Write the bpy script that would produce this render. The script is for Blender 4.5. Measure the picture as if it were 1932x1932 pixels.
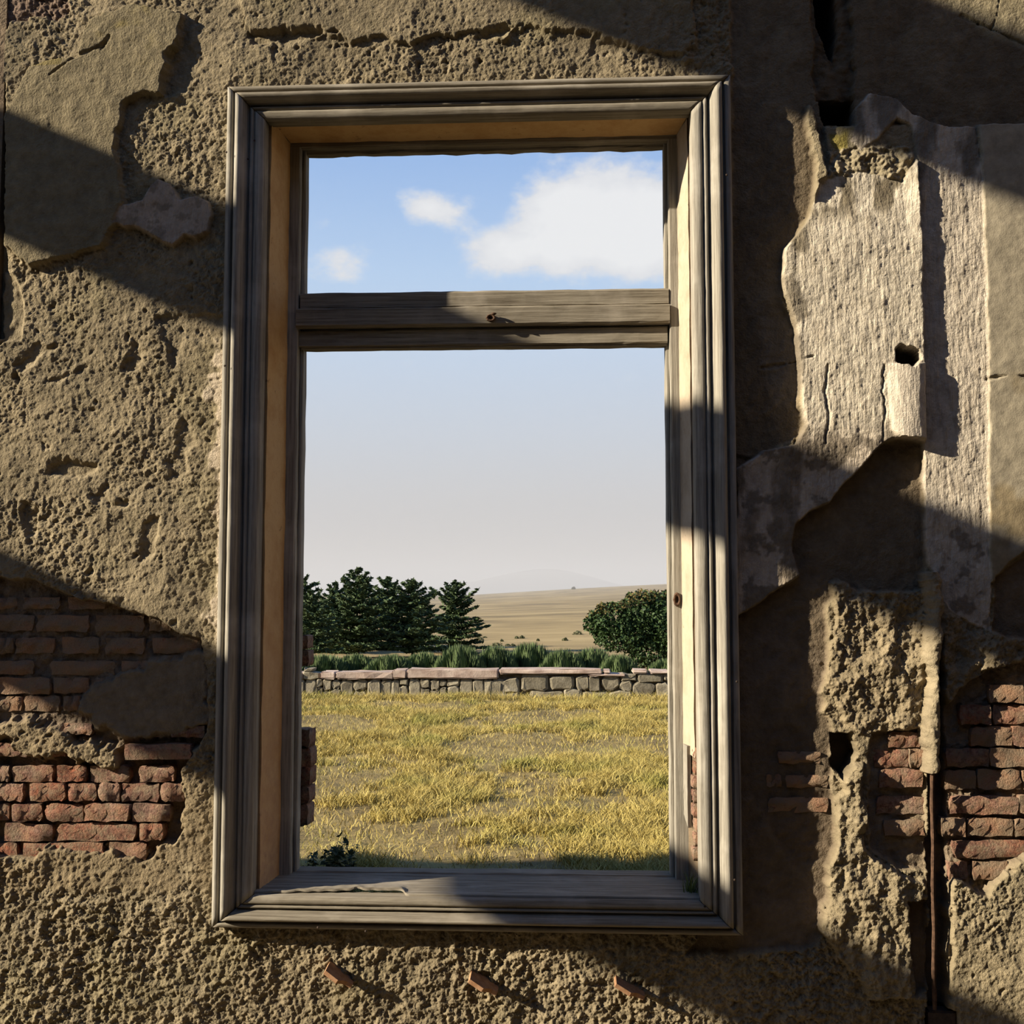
import bpy, bmesh, math, random
import numpy as np
from mathutils import Vector
random.seed(7); rng = np.random.default_rng(7)
SC = bpy.context.scene; COL = SC.collection
for o in list(bpy.data.objects): bpy.data.objects.remove(o)

# ------------------------------------------------------------------ camera
YAW, PIT, ROL, F, D, EYE = -0.0525, 0.0752, 0.0004, 2131.3, 3.4, 1.6
_cy, _sy, _cp, _sp = math.cos(YAW), math.sin(YAW), math.cos(PIT), math.sin(PIT)
FW = np.array([_sy*_cp, _cy*_cp, _sp]); RT = np.array([_cy, -_sy, 0.]); UP = np.cross(RT, FW)
CAM = np.array([0., -D, EYE])
cd = bpy.data.cameras.new('camera'); cam = bpy.data.objects.new('camera', cd); COL.objects.link(cam)
cd.sensor_width = 36; cd.lens = 36*F/1932; cd.clip_start = .05; cd.clip_end = 20000
from mathutils import Matrix
cam.matrix_world = Matrix(((RT[0], UP[0], -FW[0], CAM[0]), (RT[1], UP[1], -FW[1], CAM[1]), (RT[2], UP[2], -FW[2], CAM[2]), (0, 0, 0, 1)))
SC.camera = cam
def W(px, py, y=0.):
    """point of the plane y=const that the photograph shows at (px, py)"""
    d = FW + (px-966)/F*RT - (py-966)/F*UP
    return Vector(CAM + d*((y+D)/d[1]))
def PROJ(x, y, z):
    vx, vy, vz = x-CAM[0], y-CAM[1], z-CAM[2]
    d = vx*FW[0]+vy*FW[1]+vz*FW[2]
    return 966+F*(vx*RT[0]+vy*RT[1]+vz*RT[2])/d, 966-F*(vx*UP[0]+vy*UP[1]+vz*UP[2])/d
def azel(px, py):
    d = FW + (px-966)/F*RT - (py-966)/F*UP; d = d/np.linalg.norm(d)
    return math.atan2(d[0], d[1]), math.asin(d[2])

# ------------------------------------------------------------------ view, sun, sky
SC.view_settings.view_transform = 'Standard'; SC.view_settings.look = 'None'
SC.view_settings.gamma = 1; SC.view_settings.use_curve_mapping = False
SC.view_settings.exposure = 0.0
SLOPE = .44                                                     # fall of the sunlight per metre along the wall
SUN = Vector((1, .35, -SLOPE)).normalized()
sl = bpy.data.lights.new('sun', 'SUN'); sl.energy = 11.5; sl.angle = math.radians(.53); sl.color = (1, .89, .71)
so = bpy.data.objects.new('sun', sl); COL.objects.link(so); so.rotation_euler = SUN.to_track_quat('-Z', 'Y').to_euler(); so.location = (-8, -6, 8)

def lin(r, g, b):
    f = lambda c: (c/255/12.92 if c/255 <= .04045 else ((c/255+.055)/1.055)**2.4)
    return (f(r), f(g), f(b), 1)
class NT:
    """small node-tree helper"""
    def __init__(s, nt): s.nt = nt; nt.nodes.clear()
    def n(s, typ, **kw):
        nd = s.nt.nodes.new(typ)
        for k, v in kw.items():
            if k.startswith('i_'):
                key = k[2:]; nd.inputs[int(key) if key.isdigit() else key.replace('_', ' ')].default_value = v
            else: setattr(nd, k, v)
        return nd
    def l(s, a, b): s.nt.links.new(a, b)
    def math(s, op, a, b=None, c=None, clamp=False):
        nd = s.nt.nodes.new('ShaderNodeMath'); nd.operation = op; nd.use_clamp = clamp
        for i, v in enumerate((a, b, c)):
            if v is None: continue
            if isinstance(v, (int, float)): nd.inputs[i].default_value = v
            else: s.l(v, nd.inputs[i])
        return nd.outputs[0]
    def mix(s, fac, a, b, blend='MIX'):
        nd = s.nt.nodes.new('ShaderNodeMix'); nd.data_type = 'RGBA'; nd.blend_type = blend
        for i, v in ((0, fac), (6, a), (7, b)):
            if isinstance(v, (int, float, tuple)): nd.inputs[i].default_value = v
            else: s.l(v, nd.inputs[i])
        return nd.outputs[2]
    def ramp(s, fac, stops):
        nd = s.nt.nodes.new('ShaderNodeValToRGB'); cr = nd.color_ramp
        while len(cr.elements) < len(stops): cr.elements.new(.5)
        for e, (p, c) in zip(cr.elements, stops):
            e.position = p; e.color = c if len(c) == 4 else (*c, 1)
        s.l(fac, nd.inputs[0]); return nd.outputs[0]
    def noise(s, vec, scale, detail=4, rough=.6):
        nd = s.n('ShaderNodeTexNoise'); nd.inputs['Scale'].default_value = scale; nd.inputs['Detail'].default_value = detail; nd.inputs['Roughness'].default_value = rough
        if vec is not None: s.l(vec, nd.inputs['Vector'])
        return nd.outputs[0]

wd = bpy.data.worlds.new('sky'); SC.world = wd; wd.use_nodes = True
t = NT(wd.node_tree)
tc = t.n('ShaderNodeTexCoord').outputs['Generated']
sep = t.n('ShaderNodeSeparateXYZ'); t.l(tc, sep.inputs[0])
el = t.math('ARCSINE', sep.outputs[2]); az = t.math('ARCTAN2', sep.outputs[0], sep.outputs[1])
e01 = t.math('DIVIDE', el, math.pi/2, clamp=True)
sky = t.ramp(e01, [(0, lin(196, 192, 189)), (2/90, lin(197, 194, 192)), (5/90, lin(200, 202, 206)), (8/90, lin(197, 207, 220)),
                   (12.5/90, lin(191, 211, 235)), (16/90, lin(177, 206, 239)), (21.5/90, lin(148, 184, 232)), (.45, lin(96, 142, 208)), (1, lin(62, 104, 178))])
dens = None
vecn = t.n('ShaderNodeVectorMath', operation='MULTIPLY'); t.l(tc, vecn.inputs[0]); vecn.inputs[1].default_value = (1, 1, 1.5)
nz = t.noise(vecn.outputs[0], 26, 7, .58)
nz2 = t.noise(vecn.outputs[0], 70, 4, .6)
for cx, cy, rx, ry, k in ((1120, 418, 150, 82, 1.1), (1085, 395, 90, 62, .9), (985, 466, 115, 46, .85), (1215, 405, 95, 75, .9), (1330, 430, 140, 80, 1), (930, 480, 62, 36, .6), (1180, 480, 190, 42, .7),
                          (832, 402, 62, 36, .80), (782, 382, 38, 34, .62), (640, 503, 62, 42, .85), (616, 418, 26, 18, .42), (700, 690, 300, 20, .16), (1150, 720, 200, 25, .2)):
    a0, e0 = azel(cx, cy); ra, re = rx/F, ry/F
    u = t.math('DIVIDE', t.math('SUBTRACT', az, a0), ra); v = t.math('DIVIDE', t.math('SUBTRACT', el, e0), re)
    r2 = t.math('ADD', t.math('MULTIPLY', u, u), t.math('MULTIPLY', v, v))
    g = t.math('MULTIPLY', t.math('EXPONENT', t.math('MULTIPLY', r2, -.9)), k)
    dens = g if dens is None else t.math('MAXIMUM', t.math('MULTIPLY', t.math('ADD', dens, g), .88), t.math('MAXIMUM', dens, g))
dn = t.math('ADD', dens, t.math('ADD', t.math('MULTIPLY', t.math('SUBTRACT', nz, .5), 1.25), t.math('MULTIPLY', t.math('SUBTRACT', nz2, .5), .35)))
mr = t.n('ShaderNodeMapRange', interpolation_type='SMOOTHSTEP'); t.l(dn, mr.inputs[0]); mr.inputs[1].default_value = .28; mr.inputs[2].default_value = .86
cl = t.math('MULTIPLY', mr.outputs[0], t.math('GREATER_THAN', dens, .02))
ccol = t.ramp(t.math('ADD', t.math('MULTIPLY', dn, .7), t.math('MULTIPLY', nz, .2)), [(.25, lin(222, 228, 238)), (.6, lin(226, 227, 230)), (1, lin(240, 240, 240))])
bg = t.n('ShaderNodeBackground'); t.l(t.mix(t.math('MULTIPLY', cl, .93), sky, ccol), bg.inputs[0]); bg.inputs[1].default_value = 1.0
t.l(bg.outputs[0], t.n('ShaderNodeOutputWorld').inputs[0])

# ------------------------------------------------------------------ helpers
def tag(o, label=None, cat=None, group=None, kind=None):
    for k, v in (('label', label), ('category', cat), ('group', group), ('kind', kind)):
        if v: o[k] = v
    return o
def empty(name, loc=(0, 0, 0)):
    o = bpy.data.objects.new(name, None); COL.objects.link(o); o.location = loc; o.empty_display_size = .1; return o
def link(name, me, mat=None, parent=None, smooth=False):
    o = bpy.data.objects.new(name, me); COL.objects.link(o)
    if mat and not me.materials: me.materials.append(mat)
    if parent:
        o.parent = parent; o.matrix_parent_inverse = Matrix.Translation(-Vector(parent.location))
    if smooth: me.polygons.foreach_set('use_smooth', [True]*len(me.polygons))
    return o
def np_mesh(name, V, Q, col=None, uv=None):
    """mesh from vertex array and quad (or tri) index array"""
    me = bpy.data.meshes.new(name); k = Q.shape[1]
    me.vertices.add(len(V)); me.vertices.foreach_set('co', np.ascontiguousarray(V, np.float32).ravel())
    me.loops.add(Q.size); me.loops.foreach_set('vertex_index', np.ascontiguousarray(Q, np.int32).ravel())
    me.polygons.add(len(Q)); me.polygons.foreach_set('loop_start', np.arange(0, Q.size, k, dtype=np.int32))
    if col is not None:
        a = me.color_attributes.new('tint', 'FLOAT_COLOR', 'POINT')
        c4 = np.ones((len(V), 4), np.float32); c4[:, :3] = col; a.data.foreach_set('color', c4.ravel())
    me.update(calc_edges=True); return me
def bm_mesh(name, bm):
    me = bpy.data.meshes.new(name); bm.normal_update(); bm.to_mesh(me); bm.free(); return me
def box(bm, x0, x1, y0, y1, z0, z1):
    v = [bm.verts.new(p) for p in ((x0, y0, z0), (x1, y0, z0), (x1, y1, z0), (x0, y1, z0), (x0, y0, z1), (x1, y0, z1), (x1, y1, z1), (x0, y1, z1))]
    for f in ((0, 3, 2, 1), (4, 5, 6, 7), (0, 1, 5, 4), (1, 2, 6, 5), (2, 3, 7, 6), (3, 0, 4, 7)): bm.faces.new([v[i] for i in f])
    return v
def perlin(x, y, seed=0):
    r = np.random.default_rng(seed); P = r.permutation(256); P = np.concatenate([P, P]); A = r.uniform(0, 2*np.pi, 256); G = np.stack([np.cos(A), np.sin(A)], 1).astype(np.float32)
    xi = np.floor(x).astype(np.int64); yi = np.floor(y).astype(np.int64); xf = (x-xi).astype(np.float32); yf = (y-yi).astype(np.float32); xi &= 255; yi &= 255
    u = xf*xf*xf*(xf*(xf*6-15)+10); v = yf*yf*yf*(yf*(yf*6-15)+10)
    def g(i, j, a, b):
        q = G[P[P[(xi+i) & 255]+((yi+j) & 255)]]; return q[..., 0]*a+q[..., 1]*b
    n0 = g(0, 0, xf, yf)*(1-u)+g(1, 0, xf-1, yf)*u; n1 = g(0, 1, xf, yf-1)*(1-u)+g(1, 1, xf-1, yf-1)*u
    return (n0*(1-v)+n1*v)*1.5
def fbm(x, y, wl, octs, seed=0, gain=.5):
    s = 0; a = 1.
    for k in range(octs): s = s+a*perlin(x/wl*2**k+k*13.7, y/wl*2**k+k*7.1, seed+k); a *= gain
    return s
def sstep(a, b, x):
    q = np.clip((x-a)/(b-a), 0, 1); return q*q*(3-2*q)
def sd_poly(poly, X, Y, m=40):
    """signed distance (px), positive inside"""
    p = np.array(poly, float); out = np.full(X.shape, -float(m))
    bb = (X > p[:, 0].min()-m) & (X < p[:, 0].max()+m) & (Y > p[:, 1].min()-m) & (Y < p[:, 1].max()+m)
    x = X[bb]; y = Y[bb]; d = np.full(x.shape, 1e9); ins = np.zeros(x.shape, bool); n = len(p)
    for i in range(n):
        ax, ay = p[i]; bx, by = p[(i+1) % n]; ex, ey = bx-ax, by-ay
        tt = np.clip(((x-ax)*ex+(y-ay)*ey)/(ex*ex+ey*ey+1e-9), 0, 1)
        d = np.minimum(d, (x-ax-tt*ex)**2+(y-ay-tt*ey)**2)
        c = (ay > y) != (by > y); xs = ax+(y-ay)/(by-ay if by != ay else 1e-9)*ex; ins ^= c & (x < xs)
    d = np.sqrt(d); out[bb] = np.where(ins, d, -d); return np.maximum(out, -m)

# ------------------------------------------------------------------ materials
def mat(name): 
    m = bpy.data.materials.new(name); m.use_nodes = True; t = NT(m.node_tree)
    b = t.n('ShaderNodeBsdfPrincipled'); b.inputs['Roughness'].default_value = .9; b.inputs['Specular IOR Level'].default_value = .2
    t.l(b.outputs[0], t.n('ShaderNodeOutputMaterial').inputs[0]); return m, t, b
def bump(t, b, h, strength, dist):
    bp = t.n('ShaderNodeBump'); bp.inputs['Strength'].default_value = strength; bp.inputs['Distance'].default_value = dist
    t.l(h, bp.inputs['Height']); t.l(bp.outputs[0], b.inputs['Normal'])
def m_tint(name, grain=150, gs=.9, gd=.006, var=.30, streak=0):
    m, t, b = mat(name); a = t.n('ShaderNodeAttribute', attribute_name='tint'); g = t.n('ShaderNodeNewGeometry').outputs['Position']
    n1 = t.noise(g, 45, 6, .7); n2 = t.noise(g, grain, 3, .6)
    k = t.math('ADD', t.math('MULTIPLY', n1, var*2), 1-var)
    t.l(t.mix(1., a.outputs[0], k, 'MULTIPLY'), b.inputs[0])
    hgt = t.math('ADD', t.math('MULTIPLY', n2, .9), t.math('ADD', t.math('MULTIPLY', n1, .5), t.math('MULTIPLY', t.noise(g, 420, 2, .6), .35)))
    if streak:
        mp = t.n('ShaderNodeMapping'); t.l(g, mp.inputs[0]); mp.inputs['Scale'].default_value = (130, 130, 18); hgt = t.math('ADD', hgt, t.math('MULTIPLY', t.noise(mp.outputs[0], 1, 4, .65), streak))
    bump(t, b, hgt, gs, gd); b.inputs['Roughness'].default_value = .97; return m
M_SMOOTH = m_tint('smooth_plaster', 200, .35, .003, .14); M_WALL = m_tint('mud_render'); M_PALE = m_tint('pale_plaster', 170, .75, .005, .17, 1.6)
def m_simple(name, c1, c2, scale=8, bs=.4, bd=.004, rough=.9, det=5, lo=.35, hi=.65, rnd=0):
    m, t, b = mat(name); g = t.n('ShaderNodeTexCoord').outputs['Object']; n1 = t.noise(g, scale, det, .65)
    c = t.ramp(n1, [(lo, c1), (hi, c2)])
    if rnd:
        oi = t.n('ShaderNodeObjectInfo').outputs['Random']; c = t.mix(1., c, t.math('ADD', t.math('MULTIPLY', oi, rnd), 1-rnd/2), 'MULTIPLY')
    t.l(c, b.inputs[0]); b.inputs['Roughness'].default_value = rough
    if bs: bump(t, b, t.noise(g, scale*6, 5, .7), bs, bd)
    return m
def m_brick(nm='old_brick', mud=.85, lo=.44):
    m, t, b = mat(nm); g = t.n('ShaderNodeNewGeometry').outputs['Position']; oi = t.n('ShaderNodeObjectInfo').outputs['Random']
    base = t.ramp(oi, [(0, (.25, .105, .060)), (.25, (.27, .15, .10)), (.5, (.33, .22, .155)), (.75, (.16, .088, .066)), (1, (.36, .25, .18))])
    n = t.noise(g, 70, 5, .7); c = t.mix(t.math('MULTIPLY', t.ramp(n, [(.44, (0, 0, 0)), (.58, (1, 1, 1))]), .75), base, (.09, .045, .034, 1))
    n2 = t.noise(g, 38, 6, .75); c = t.mix(t.ramp(n2, [(lo, (0, 0, 0)), (lo+.12, (mud, mud, mud))]), c, (.23, .17, .11, 1))
    n3 = t.noise(g, 16, 3, .6); c = t.mix(t.math('MULTIPLY', t.ramp(n3, [(.40, (0, 0, 0)), (.62, (1, 1, 1))]), .6), c, t.mix(1., c, (1.35, .95, .80, 1), 'MULTIPLY')); t.l(c, b.inputs[0]); b.inputs['Roughness'].default_value = .95
    bump(t, b, t.math('ADD', n, t.noise(g, 150, 4, .7)), .9, .008); return m
M_BRICK = m_brick(); M_BRICKM = m_brick('mud_smeared_brick', .93, .31)
def m_wood(name, axis, dark, light, wear=(.55, .50, .42)):
    """weathered timber, grain along axis"""
    m, t, b = mat(name); g = t.n('ShaderNodeNewGeometry').outputs['Position']
    mp = t.n('ShaderNodeMapping'); t.l(g, mp.inputs[0]); sc = [60, 60, 60]; sc['xyz'.index(axis)] = 1.6; mp.inputs['Scale'].default_value = sc
    n = t.noise(mp.outputs[0], 2.2, 8, .7); n2 = t.noise(g, 5, 4, .6); n3 = t.noise(mp.outputs[0], 9, 3, .6)
    c = t.ramp(n, [(.34, dark), (.5, tuple(.5*(a+c_) for a, c_ in zip(dark, light))), (.66, light)])
    c = t.mix(t.ramp(n2, [(.52, (0, 0, 0)), (.75, (.6, .6, .6))]), c, (*wear, 1))
    t.l(c, b.inputs[0]); b.inputs['Roughness'].default_value = .9; b.inputs['Specular IOR Level'].default_value = .08
    bump(t, b, t.math('ADD', n, t.math('MULTIPLY', n3, .5)), .45, .004); return m
M_WX = m_wood('grey_timber_across', 'x', (.115, .095, .068), (.28, .245, .185), (.38, .335, .265)); M_WZ = m_wood('grey_timber_upright', 'z', (.15, .132, .105), (.35, .32, .26), (.48, .44, .37))
M_WY = m_wood('rail_timber', 'y', (.17, .14, .11), (.30, .27, .22))
def m_lining(nm, cols, worn, bare):
    m, t, b = mat(nm); g = t.n('ShaderNodeNewGeometry').outputs['Position']; sp = t.n('ShaderNodeSeparateXYZ'); t.l(g, sp.inputs[0])
    n = t.noise(g, 9, 6, .7); n2 = t.noise(g, 40, 5, .7)
    c = t.ramp(n, [(p, q) for p, q in zip((.3, .55, .75), cols)])
    lowm = t.n('ShaderNodeMapRange', clamp=True); t.l(sp.outputs[2], lowm.inputs[0]); lowm.inputs[1].default_value = 1.9; lowm.inputs[2].default_value = .8
    c = t.mix(t.math('MULTIPLY', lowm.outputs[0], t.ramp(n2, [(.35, (.3, .3, .3)), (.7, (.9, .9, .9))])), c, worn)
    c = t.mix(t.ramp(t.math('ADD', t.math('MULTIPLY', n2, .6), t.math('MULTIPLY', n, .4)), [(.60, (0, 0, 0)), (.66, (1, 1, 1))]), c, bare)
    t.l(c, b.inputs[0]); bump(t, b, n2, .4, .003); return m
M_LIN = m_lining('painted_lining_shaded', ((.42, .235, .09), (.54, .345, .155), (.46, .27, .11)), (.36, .20, .11, 1), (.20, .12, .06, 1))  # lining paint with the tone of shade put in, left jamb and head
M_LIN2 = m_lining('painted_lining_sunlit', ((.30, .235, .16), (.40, .325, .235), (.34, .25, .155)), (.40, .31, .22, 1), (.22, .14, .08, 1))  # same lining paint with its sunlit tone put in, right jamb
M_RUST = m_simple('rusty_iron', (.10, .045, .02), (.26, .12, .055), 60, .5, .002, .8)
M_ROD = m_simple('rust_brown_rod', (.045, .025, .015), (.11, .06, .035), 60, .5, .002, .8)
M_DARK = m_simple('dark_iron', (.03, .022, .016), (.075, .05, .035), 40, .4, .002, .75)
M_TERRA = m_simple('terracotta_tile', (.30, .155, .075), (.42, .24, .13), 50, .4, .002)
M_MASON = m_simple('old_masonry', (.10, .07, .043), (.18, .13, .08), 3, .6, .03)
M_FLOOR = m_simple('dry_earth_floor', (.13, .095, .055), (.22, .17, .09), 2.5, .5, .03)
M_STONE = m_simple('field_stone', (.13, .11, .075), (.27, .235, .165), 5, .7, .02, rnd=.5)
M_JOINT = m_simple('stone_joint_earth', (.07, .055, .035), (.15, .12, .08), 9, .6, .02)
M_COPE = m_simple('pinkish_coping', (.30, .215, .17), (.46, .36, .29), 6, .5, .01, rnd=.25)
def m_leaf(name, c1, c2, c3=None, scale=1.5):
    m, t, b = mat(name); g = t.n('ShaderNodeNewGeometry'); pos = g.outputs['Position']; r = g.outputs['Random Per Island']
    c = t.ramp(r, [(0, c1), (1, c2)])
    if c3: c = t.mix(t.ramp(t.noise(pos, scale, 3, .5), [(.5, (0, 0, 0)), (.68, (.8, .8, .8))]), c, (*c3, 1))
    t.l(c, b.inputs[0]); b.inputs['Roughness'].default_value = .6; b.inputs['Subsurface Weight'].default_value = 0; return m
M_CON = m_leaf('conifer_needles', (.028, .048, .018), (.068, .098, .036))
M_BUSH = m_leaf('glossy_leaves', (.02, .042, .014), (.058, .095, .028))
M_HEDGE = m_leaf('broom_twigs', (.055, .085, .03), (.115, .155, .06))
M_SCRUB = m_leaf('steppe_scrub', (.07, .075, .035), (.13, .13, .06))
M_BARK = m_simple('bark', (.05, .035, .025), (.12, .09, .065), 12, .5, .02)
M_WEED = m_leaf('dark_weed_leaves', (.035, .05, .02), (.09, .10, .045))
M_GRASS = m_leaf('straw_grass', (.30, .225, .06), (.50, .40, .125), (.27, .255, .06), .9)
M_TUFT = m_leaf('green_sill_grass', (.07, .10, .025), (.15, .19, .05))
def m_ground():
    m, t, b = mat('steppe_ground'); g = t.n('ShaderNodeNewGeometry').outputs['Position']; sp = t.n('ShaderNodeSeparateXYZ'); t.l(g, sp.inputs[0])
    mp = t.n('ShaderNodeMapping'); t.l(g, mp.inputs[0]); mp.inputs['Scale'].default_value = (.012, .05, 1)
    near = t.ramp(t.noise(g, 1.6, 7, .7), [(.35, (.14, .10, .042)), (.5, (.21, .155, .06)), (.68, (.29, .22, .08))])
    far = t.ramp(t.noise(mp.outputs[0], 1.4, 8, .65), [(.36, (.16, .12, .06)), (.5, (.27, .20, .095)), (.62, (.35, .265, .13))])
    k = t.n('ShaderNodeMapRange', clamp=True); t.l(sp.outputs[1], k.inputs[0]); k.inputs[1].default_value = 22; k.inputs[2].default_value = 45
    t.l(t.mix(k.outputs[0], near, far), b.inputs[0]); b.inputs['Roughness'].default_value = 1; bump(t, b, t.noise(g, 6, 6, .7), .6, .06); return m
M_GROUND = m_ground()
M_HILL = m_simple('far_hill', (.07, .07, .06), (.12, .11, .08), .004, 0)

# ------------------------------------------------------------------ the wall with the window: relief computed on a fine grid
X0, X1, Z0, Z1, ST = -1.80, 1.72, .22, 3.52, .0033
nx = int((X1-X0)/ST)+1; nz_ = int((Z1-Z0)/ST)+1
gx = np.linspace(X0, X1, nx); gz = np.linspace(Z0, Z1, nz_); GX, GZ = np.meshgrid(gx, gz)
PX, PY = PROJ(GX, 0*GX, GZ)
jit = fbm(GX, GZ, .09, 4, 11, .6)            # ragged edges
lump = fbm(GX, GZ, .16, 3, 21); mid = fbm(GX, GZ, .055, 3, 31, .6); fine = fbm(GX, GZ, .02, 2, 41, .7)
lump2 = fbm(GX, GZ*.8, .10, 3, 61); vert = fbm(GX*2.6, GZ*.45, .05, 5, 71, .7); big = fbm(GX, GZ, .6, 3, 81)
pits = np.minimum(0, fbm(GX, GZ, .05, 3, 91, .6)+.72)
sand = fbm(GX, GZ, .024, 4, 43, .85); patchy = .55+.75*sstep(-.5, .6, fbm(GX, GZ, .35, 3, 47))
rough = .0080*fbm(GX, GZ, .24, 5, 23, .5)+.0026*mid*patchy+.0030*sand*patchy+.020*pits
H = rough.copy()
mud = np.array((.37, .295, .18)); T = np.empty(GX.shape+(3,)); T[:] = mud
def blend(m, col, k=1.): T[:] = T*(1-(m*k)[..., None])+np.array(col)*(m*k)[..., None]
def region(poly, j=6, w=2.5): return sstep(-w, w, sd_poly(poly, PX, PY)+jit*j)
def setH(m, target): 
    global H
    H = H*(1-m)+target*m
# slow tone drift of the render
T *= (1+.16*big+.10*lump)[..., None]
blend(np.clip(sstep(.1, .6, fbm(GX, GZ, .3, 3, 101)), 0, 1), (.33, .27, .15), .6)
# rougher coat low on the wall and left of the frame
low = sstep(1560, 1720, PY); H += low*(.005*lump2+.0025*mid+.0026*sand)
# upper coat above the lintel, broken along a ragged line
m = region([(440, -60), (1320, -60), (1300, 120), (1200, 92), (1130, 72), (1000, 55), (940, 76), (900, 60), (760, 78), (640, 72), (560, 78), (480, 72), (458, 40)], 12, 3)
setH(m, .014+.6*rough)
# smooth skim coat upper left
P1 = [(15, 215), (60, 130), (150, 112), (172, 42), (260, 12), (350, 30), (338, 100), (308, 150), (308, 180), (265, 182), (238, 203), (222, 255), (226, 330), (236, 385), (222, 425), (195, 470), (110, 490), (60, 505), (30, 480), (12, 470)]
m = region(P1, 5, 2); setH(m, .026+.003*lump+.0022*mid+.0009*sand*sstep(-.2, .5, lump2)); blend(m, (.315, .255, .150)); blend(m*sstep(.15, .5, fbm(GX, GZ, .14, 3, 131))*(PY < 130), (.33, .25, .06), .5)
m = region([(-40, -40), (120, -40), (130, 25), (60, 40), (-40, 60)], 14, 3); setH(m, -.012+1.4*rough); blend(m, (.30, .21, .15))
m = region([(-40, 150), (10, 158), (14, 330), (10, 640), (-40, 640)], 4, 2); setH(m, -.035); 
m = region([(0, 510), (24, 520), (44, 570), (40, 640), (0, 650)], 4, 3); setH(m, -.015+.004*mid)
# dents with a hard upper lip
for poly, dep in (([(470, 62), (560, 50), (640, 62), (560, 80), (480, 82)], -.016), ([(880, 78), (940, 52), (1000, 46), (930, 74)], -.010), ([(85, 895), (105, 866), (130, 860), (180, 878), (178, 890), (120, 905)], -.022),
                  ([(320, 110), (348, 66), (366, 112), (352, 178), (312, 178)], -.012), ([(25, 690), (60, 656), (120, 650), (70, 668), (40, 700)], -.014), ([(90, 720), (160, 692), (150, 700), (110, 715)], -.010), ([(345, 775), (365, 840), (340, 880), (330, 850)], -.010),
                  ([(270, 980), (300, 975), (290, 1040), (262, 1060)], -.014), ([(40, 940), (66, 960), (70, 1010), (50, 1010)], -.014), ([(250, 640), (280, 660), (268, 680), (240, 700)], -.014), ([(165, 935), (200, 915), (205, 945), (180, 950)], -.014), ([(225, 940), (250, 945), (235, 962), (215, 955)], -.016), ([(310, 870), (350, 860), (355, 890), (320, 900)], -.010),
                  ([(1120, 78), (1180, 88), (1160, 100), (1120, 96)], -.010), ([(205, 500), (235, 470), (250, 500), (300, 520), (295, 560), (230, 540)], -.006), ([(300, 600), (415, 596), (415, 650), (350, 640), (330, 690), (300, 640)], -.010)):
    m = .85*region(poly, 9, 6); setH(m, dep+.7*rough)
# pale worn strip beside the frame
m = sstep(-8, 10, PX-(405-jit*26-.0*PY))*sstep(600, 680, PY)*(1-sstep(1180, 1240, PY))*(PX < 470); blend(m, (.60, .49, .36), .85); H = H*(1-m)+(.004+.3*rough)*m
# left exposed brickwork: mortar bed, mud smears
B1 = [(-60, 1080), (60, 1098), (120, 1122), (220, 1145), (295, 1168), (330, 1190), (375, 1205), (388, 1260), (392, 1380), (352, 1440), (348, 1560), (330, 1592), (270, 1630), (200, 1640), (100, 1625), (-60, 1612)]
m = region(B1, 5, 2); mlow = sstep(1380, 1430, PY); setH(m, -.030-.014*mlow+.005*mid+.002*sand); blend(m, (.235, .165, .105)); blend(m*(1-mlow), (.27, .205, .14), .7)
m = region([(225, 1262), (300, 1240), (388, 1230), (392, 1370), (340, 1392), (250, 1395), (180, 1375), (140, 1340), (170, 1300)], 12, 8); setH(m, -.004+.004*lump+.003*mid); blend(m, (.30, .235, .155))
for poly in ([(-20, 1365), (60, 1360), (110, 1380), (150, 1400), (225, 1408), (215, 1440), (160, 1448), (110, 1430), (60, 1440), (20, 1400), (-20, 1400)], [(345, 1440), (400, 1380), (400, 1700), (330, 1600), (345, 1560)], [(-60, 1625), (200, 1600), (280, 1620), (330, 1590), (340, 1680), (-60, 1680)]):
    m = region(poly, 16, 8); setH(m, .002+1.2*rough); blend(m, (.36, .275, .16))
# right of the frame: smooth render in a darker brown, paler in the top right corner
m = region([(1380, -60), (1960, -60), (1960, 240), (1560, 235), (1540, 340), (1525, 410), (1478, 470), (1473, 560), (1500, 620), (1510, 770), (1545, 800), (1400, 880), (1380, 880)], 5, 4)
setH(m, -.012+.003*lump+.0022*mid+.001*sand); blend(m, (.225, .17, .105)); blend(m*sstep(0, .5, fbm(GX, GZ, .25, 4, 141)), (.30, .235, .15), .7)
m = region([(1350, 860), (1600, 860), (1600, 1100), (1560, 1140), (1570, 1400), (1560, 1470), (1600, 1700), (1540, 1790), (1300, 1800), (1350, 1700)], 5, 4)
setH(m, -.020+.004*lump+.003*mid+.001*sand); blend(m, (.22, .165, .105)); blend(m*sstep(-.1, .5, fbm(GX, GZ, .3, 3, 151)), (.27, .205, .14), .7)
mC = region([(1845, 235), (1990, 235), (1990, 1010), (1932, 1040), (1900, 1062), (1875, 1095), (1864, 1100), (1858, 700), (1850, 420)], 3, 3)
setH(mC, .014+.002*lump+.001*mid); blend(mC, (.43, .365, .255)); blend(mC*sstep(.1, .5, fbm(GX, GZ, .22, 4, 161))*sstep(690, 730, PY), (.38, .29, .16), .8)
m = region([(1700, -60), (1990, -60), (1990, 110), (1860, 60)], 4, 8); blend(m, (.40, .33, .2)); 
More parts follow.
